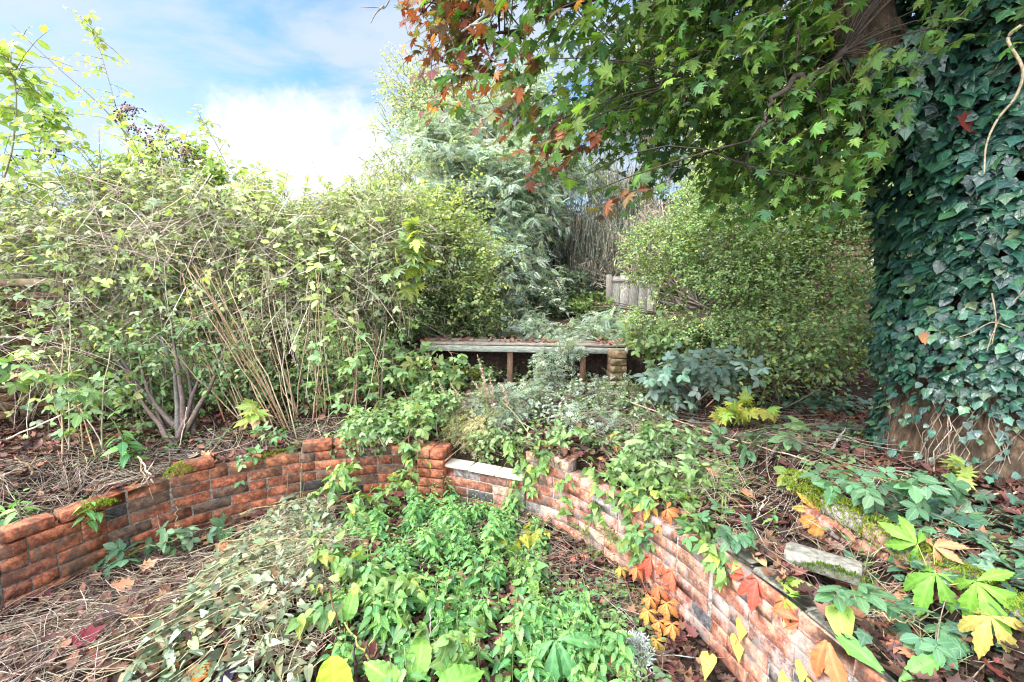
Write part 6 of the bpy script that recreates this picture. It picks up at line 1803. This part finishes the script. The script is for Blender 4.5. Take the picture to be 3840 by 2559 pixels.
for poly, n_, lab, g in (([(1950, 1950), (2400, 2150), (2500, 2560), (2100, 2560), (2000, 2200)], 16, 'dry brown fallen leaf on the dark litter between the nettles and the right wall', 'fallen leaves right of the nettles'),
                         ([(2300, 1560), (2900, 1620), (3500, 1800), (3000, 1960), (2500, 1760)], 26, 'dry reddish brown fallen leaf on the bank above the right wall', 'fallen leaves on the bank'),
                         ([(2800, 2020), (3300, 2150), (3840, 2480), (3840, 2600), (3500, 2600), (3150, 2300)], 22, 'dry brown fallen leaf in the gap between cap stones and edging wall', 'fallen leaves between the walls'),
                         ([(350, 2200), (800, 2010), (900, 2080), (600, 2300)], 14, 'dark brown fallen leaf at the foot of the left wall', 'fallen leaves under the left wall'),
                         ([(760, 1640), (1200, 1600), (1200, 1680), (700, 1760)], 14, 'dead brown leaf on the ledge above the left wall', 'dead leaves on the left ledge')):
    for q in ground_pts(n_, poly):
        mb = MB(); a_ = RNG.uniform(0, 6.3)
        mb.inst(T_CURLED if RNG.random() < .6 else T_MAPLE, np.zeros((1, 3)), np.array([[math.sin(a_), math.cos(a_), .1]]), np.array([[RNG.normal(0, .3), RNG.normal(-.2, .3), 1]]), RNG.uniform(.055, .10), pal(1, [(.27, .13, .07), (.17, .085, .055), (.34, .18, .10), (.21, .05, .045)], .2))
        o = mb.build('fallen_leaf', M_DRY); o.location = q + np.array([0, 0, .035]); tag(o, lab, 'leaf', g)

# ---- dead sticks and long canes lying about
for lab, pts, r, c in (('long pale cane lying across the bank below the grey leaved bramble', [(2350, 1500, .12), (2600, 1600, .07), (2900, 1690, .05), (3080, 1740, .04)], .006, (.36, .27, .21)),
                       ('white dead stick crossed over the left wall top', [(590, 1840, .02), (555, 1770, .06), (520, 1710, .14)], .006, (.55, .5, .42)), ('thin brown cane hanging down the left wall face', [(520, 1720, .1), (555, 1810, .12), (590, 1930, .2), (605, 2060, .05)], .0035, (.36, .22, .14)),
                       ('pale stick lying crosswise on the left wall top', [(460, 1890, .03), (520, 1830, .06), (560, 1790, .08)], .005, (.5, .45, .36)), ('forked pale twig standing near the slab', [(2830, 1960, .0), (2850, 1920, .08), (2870, 1860, .16)], .004, (.46, .38, .3)),
                       ('grey broken stick on the bank near the ivy trunk', [(3110, 1700, .02), (3140, 1650, .06), (3160, 1620, .09)], .008, (.26, .23, .2)), ('curved dead stick by the orange creeper leaf', [(2960, 1920, .02), (3010, 1880, .05), (3040, 1840, .1)], .007, (.4, .33, .25)),
                       ('thin cane running down the bank to the cap stones', [(2760, 1750, .05), (2830, 1870, .05), (2845, 1930, .02)], .003, (.42, .33, .25)), ('thin stalk leaning on the right wall pillar', [(2040, 1960, .02), (2110, 1880, .2), (2180, 1800, .25)], .003, (.45, .36, .27)),
                       ('straight stick standing before the right wall', [(2320, 2060, .0), (2322, 1960, .2), (2325, 1870, .3)], .004, (.42, .3, .2)), ('bleached stalk standing among the nettles at bottom', [(1600, 2480, .0), (1610, 2380, .1), (1615, 2290, .2)], .004, (.45, .4, .33)),
                       ('green yellow stalk leaning at the bottom left of the nettles', [(1420, 2540, .0), (1360, 2440, .08), (1290, 2330, .15)], .006, (.36, .32, .10)), ('dark withered stalk at the bottom edge left of the dock', [(1330, 2590, .0), (1332, 2500, .12), (1328, 2420, .2)], .008, (.05, .03, .03)),
                       ('brown dried stalk of seed heads by the wilted heap', [(1290, 2420, .0), (1260, 2300, .15), (1220, 2180, .3)], .004, (.22, .1, .07)), ('long pale cane leaning across the front of the brown wall', [(20, 1650, .05), (220, 1560, .3), (430, 1450, .5)], .006, (.46, .38, .29)),
                       ('pale vertical stake at the foot of the hedge near the ivy', [(3300, 1500, .0), (3298, 1400, .2), (3290, 1290, .5)], .009, (.42, .34, .24)), ('bent cut cane on the left ledge', [(130, 1800, .0), (110, 1750, .1), (60, 1720, .16)], .007, (.36, .27, .16)),
                       ('straight dead stem rising from the ledge above the left wall', [(670, 1690, .0), (690, 1600, .15), (700, 1530, .3)], .005, (.45, .37, .26)), ('forked bare root of ivy on the ground before the trunk', [(3820, 1850, .03), (3600, 1850, .04), (3350, 1760, .03)], .005, (.36, .3, .22))):
    Q = stick_path([hit(*p_) for p_ in pts], 14, .008)
    mb = MB(); mb.tubes(Q, np.linspace(r, r * .6, len(Q)), np.array(c), 5)
    m_ = len(Q) // 2
    if r > .0035: mb.tubes(np.array([Q[m_], Q[m_] + [.04, 0, .05], Q[m_] + [.06, .02, .11]]), np.array([r * .5, r * .4, r * .25]), np.array(c), 4)
    tag(mb.build('dead_stick', M_TWIG, None, True), lab, 'stick')
for lab, X, Y, c_ in (('yellow fruit hanging in the shrub above the left wall', 740, 1400, (.55, .36, .04)),):
    mb = MB(); mb.add(ICO[0] * .022, ICO[1], np.array(c_)); o = mb.build('yellow_fruit', M_LEAF, None, True); o.location = at(X, Y, 4.0); tag(o, lab, 'fruit')
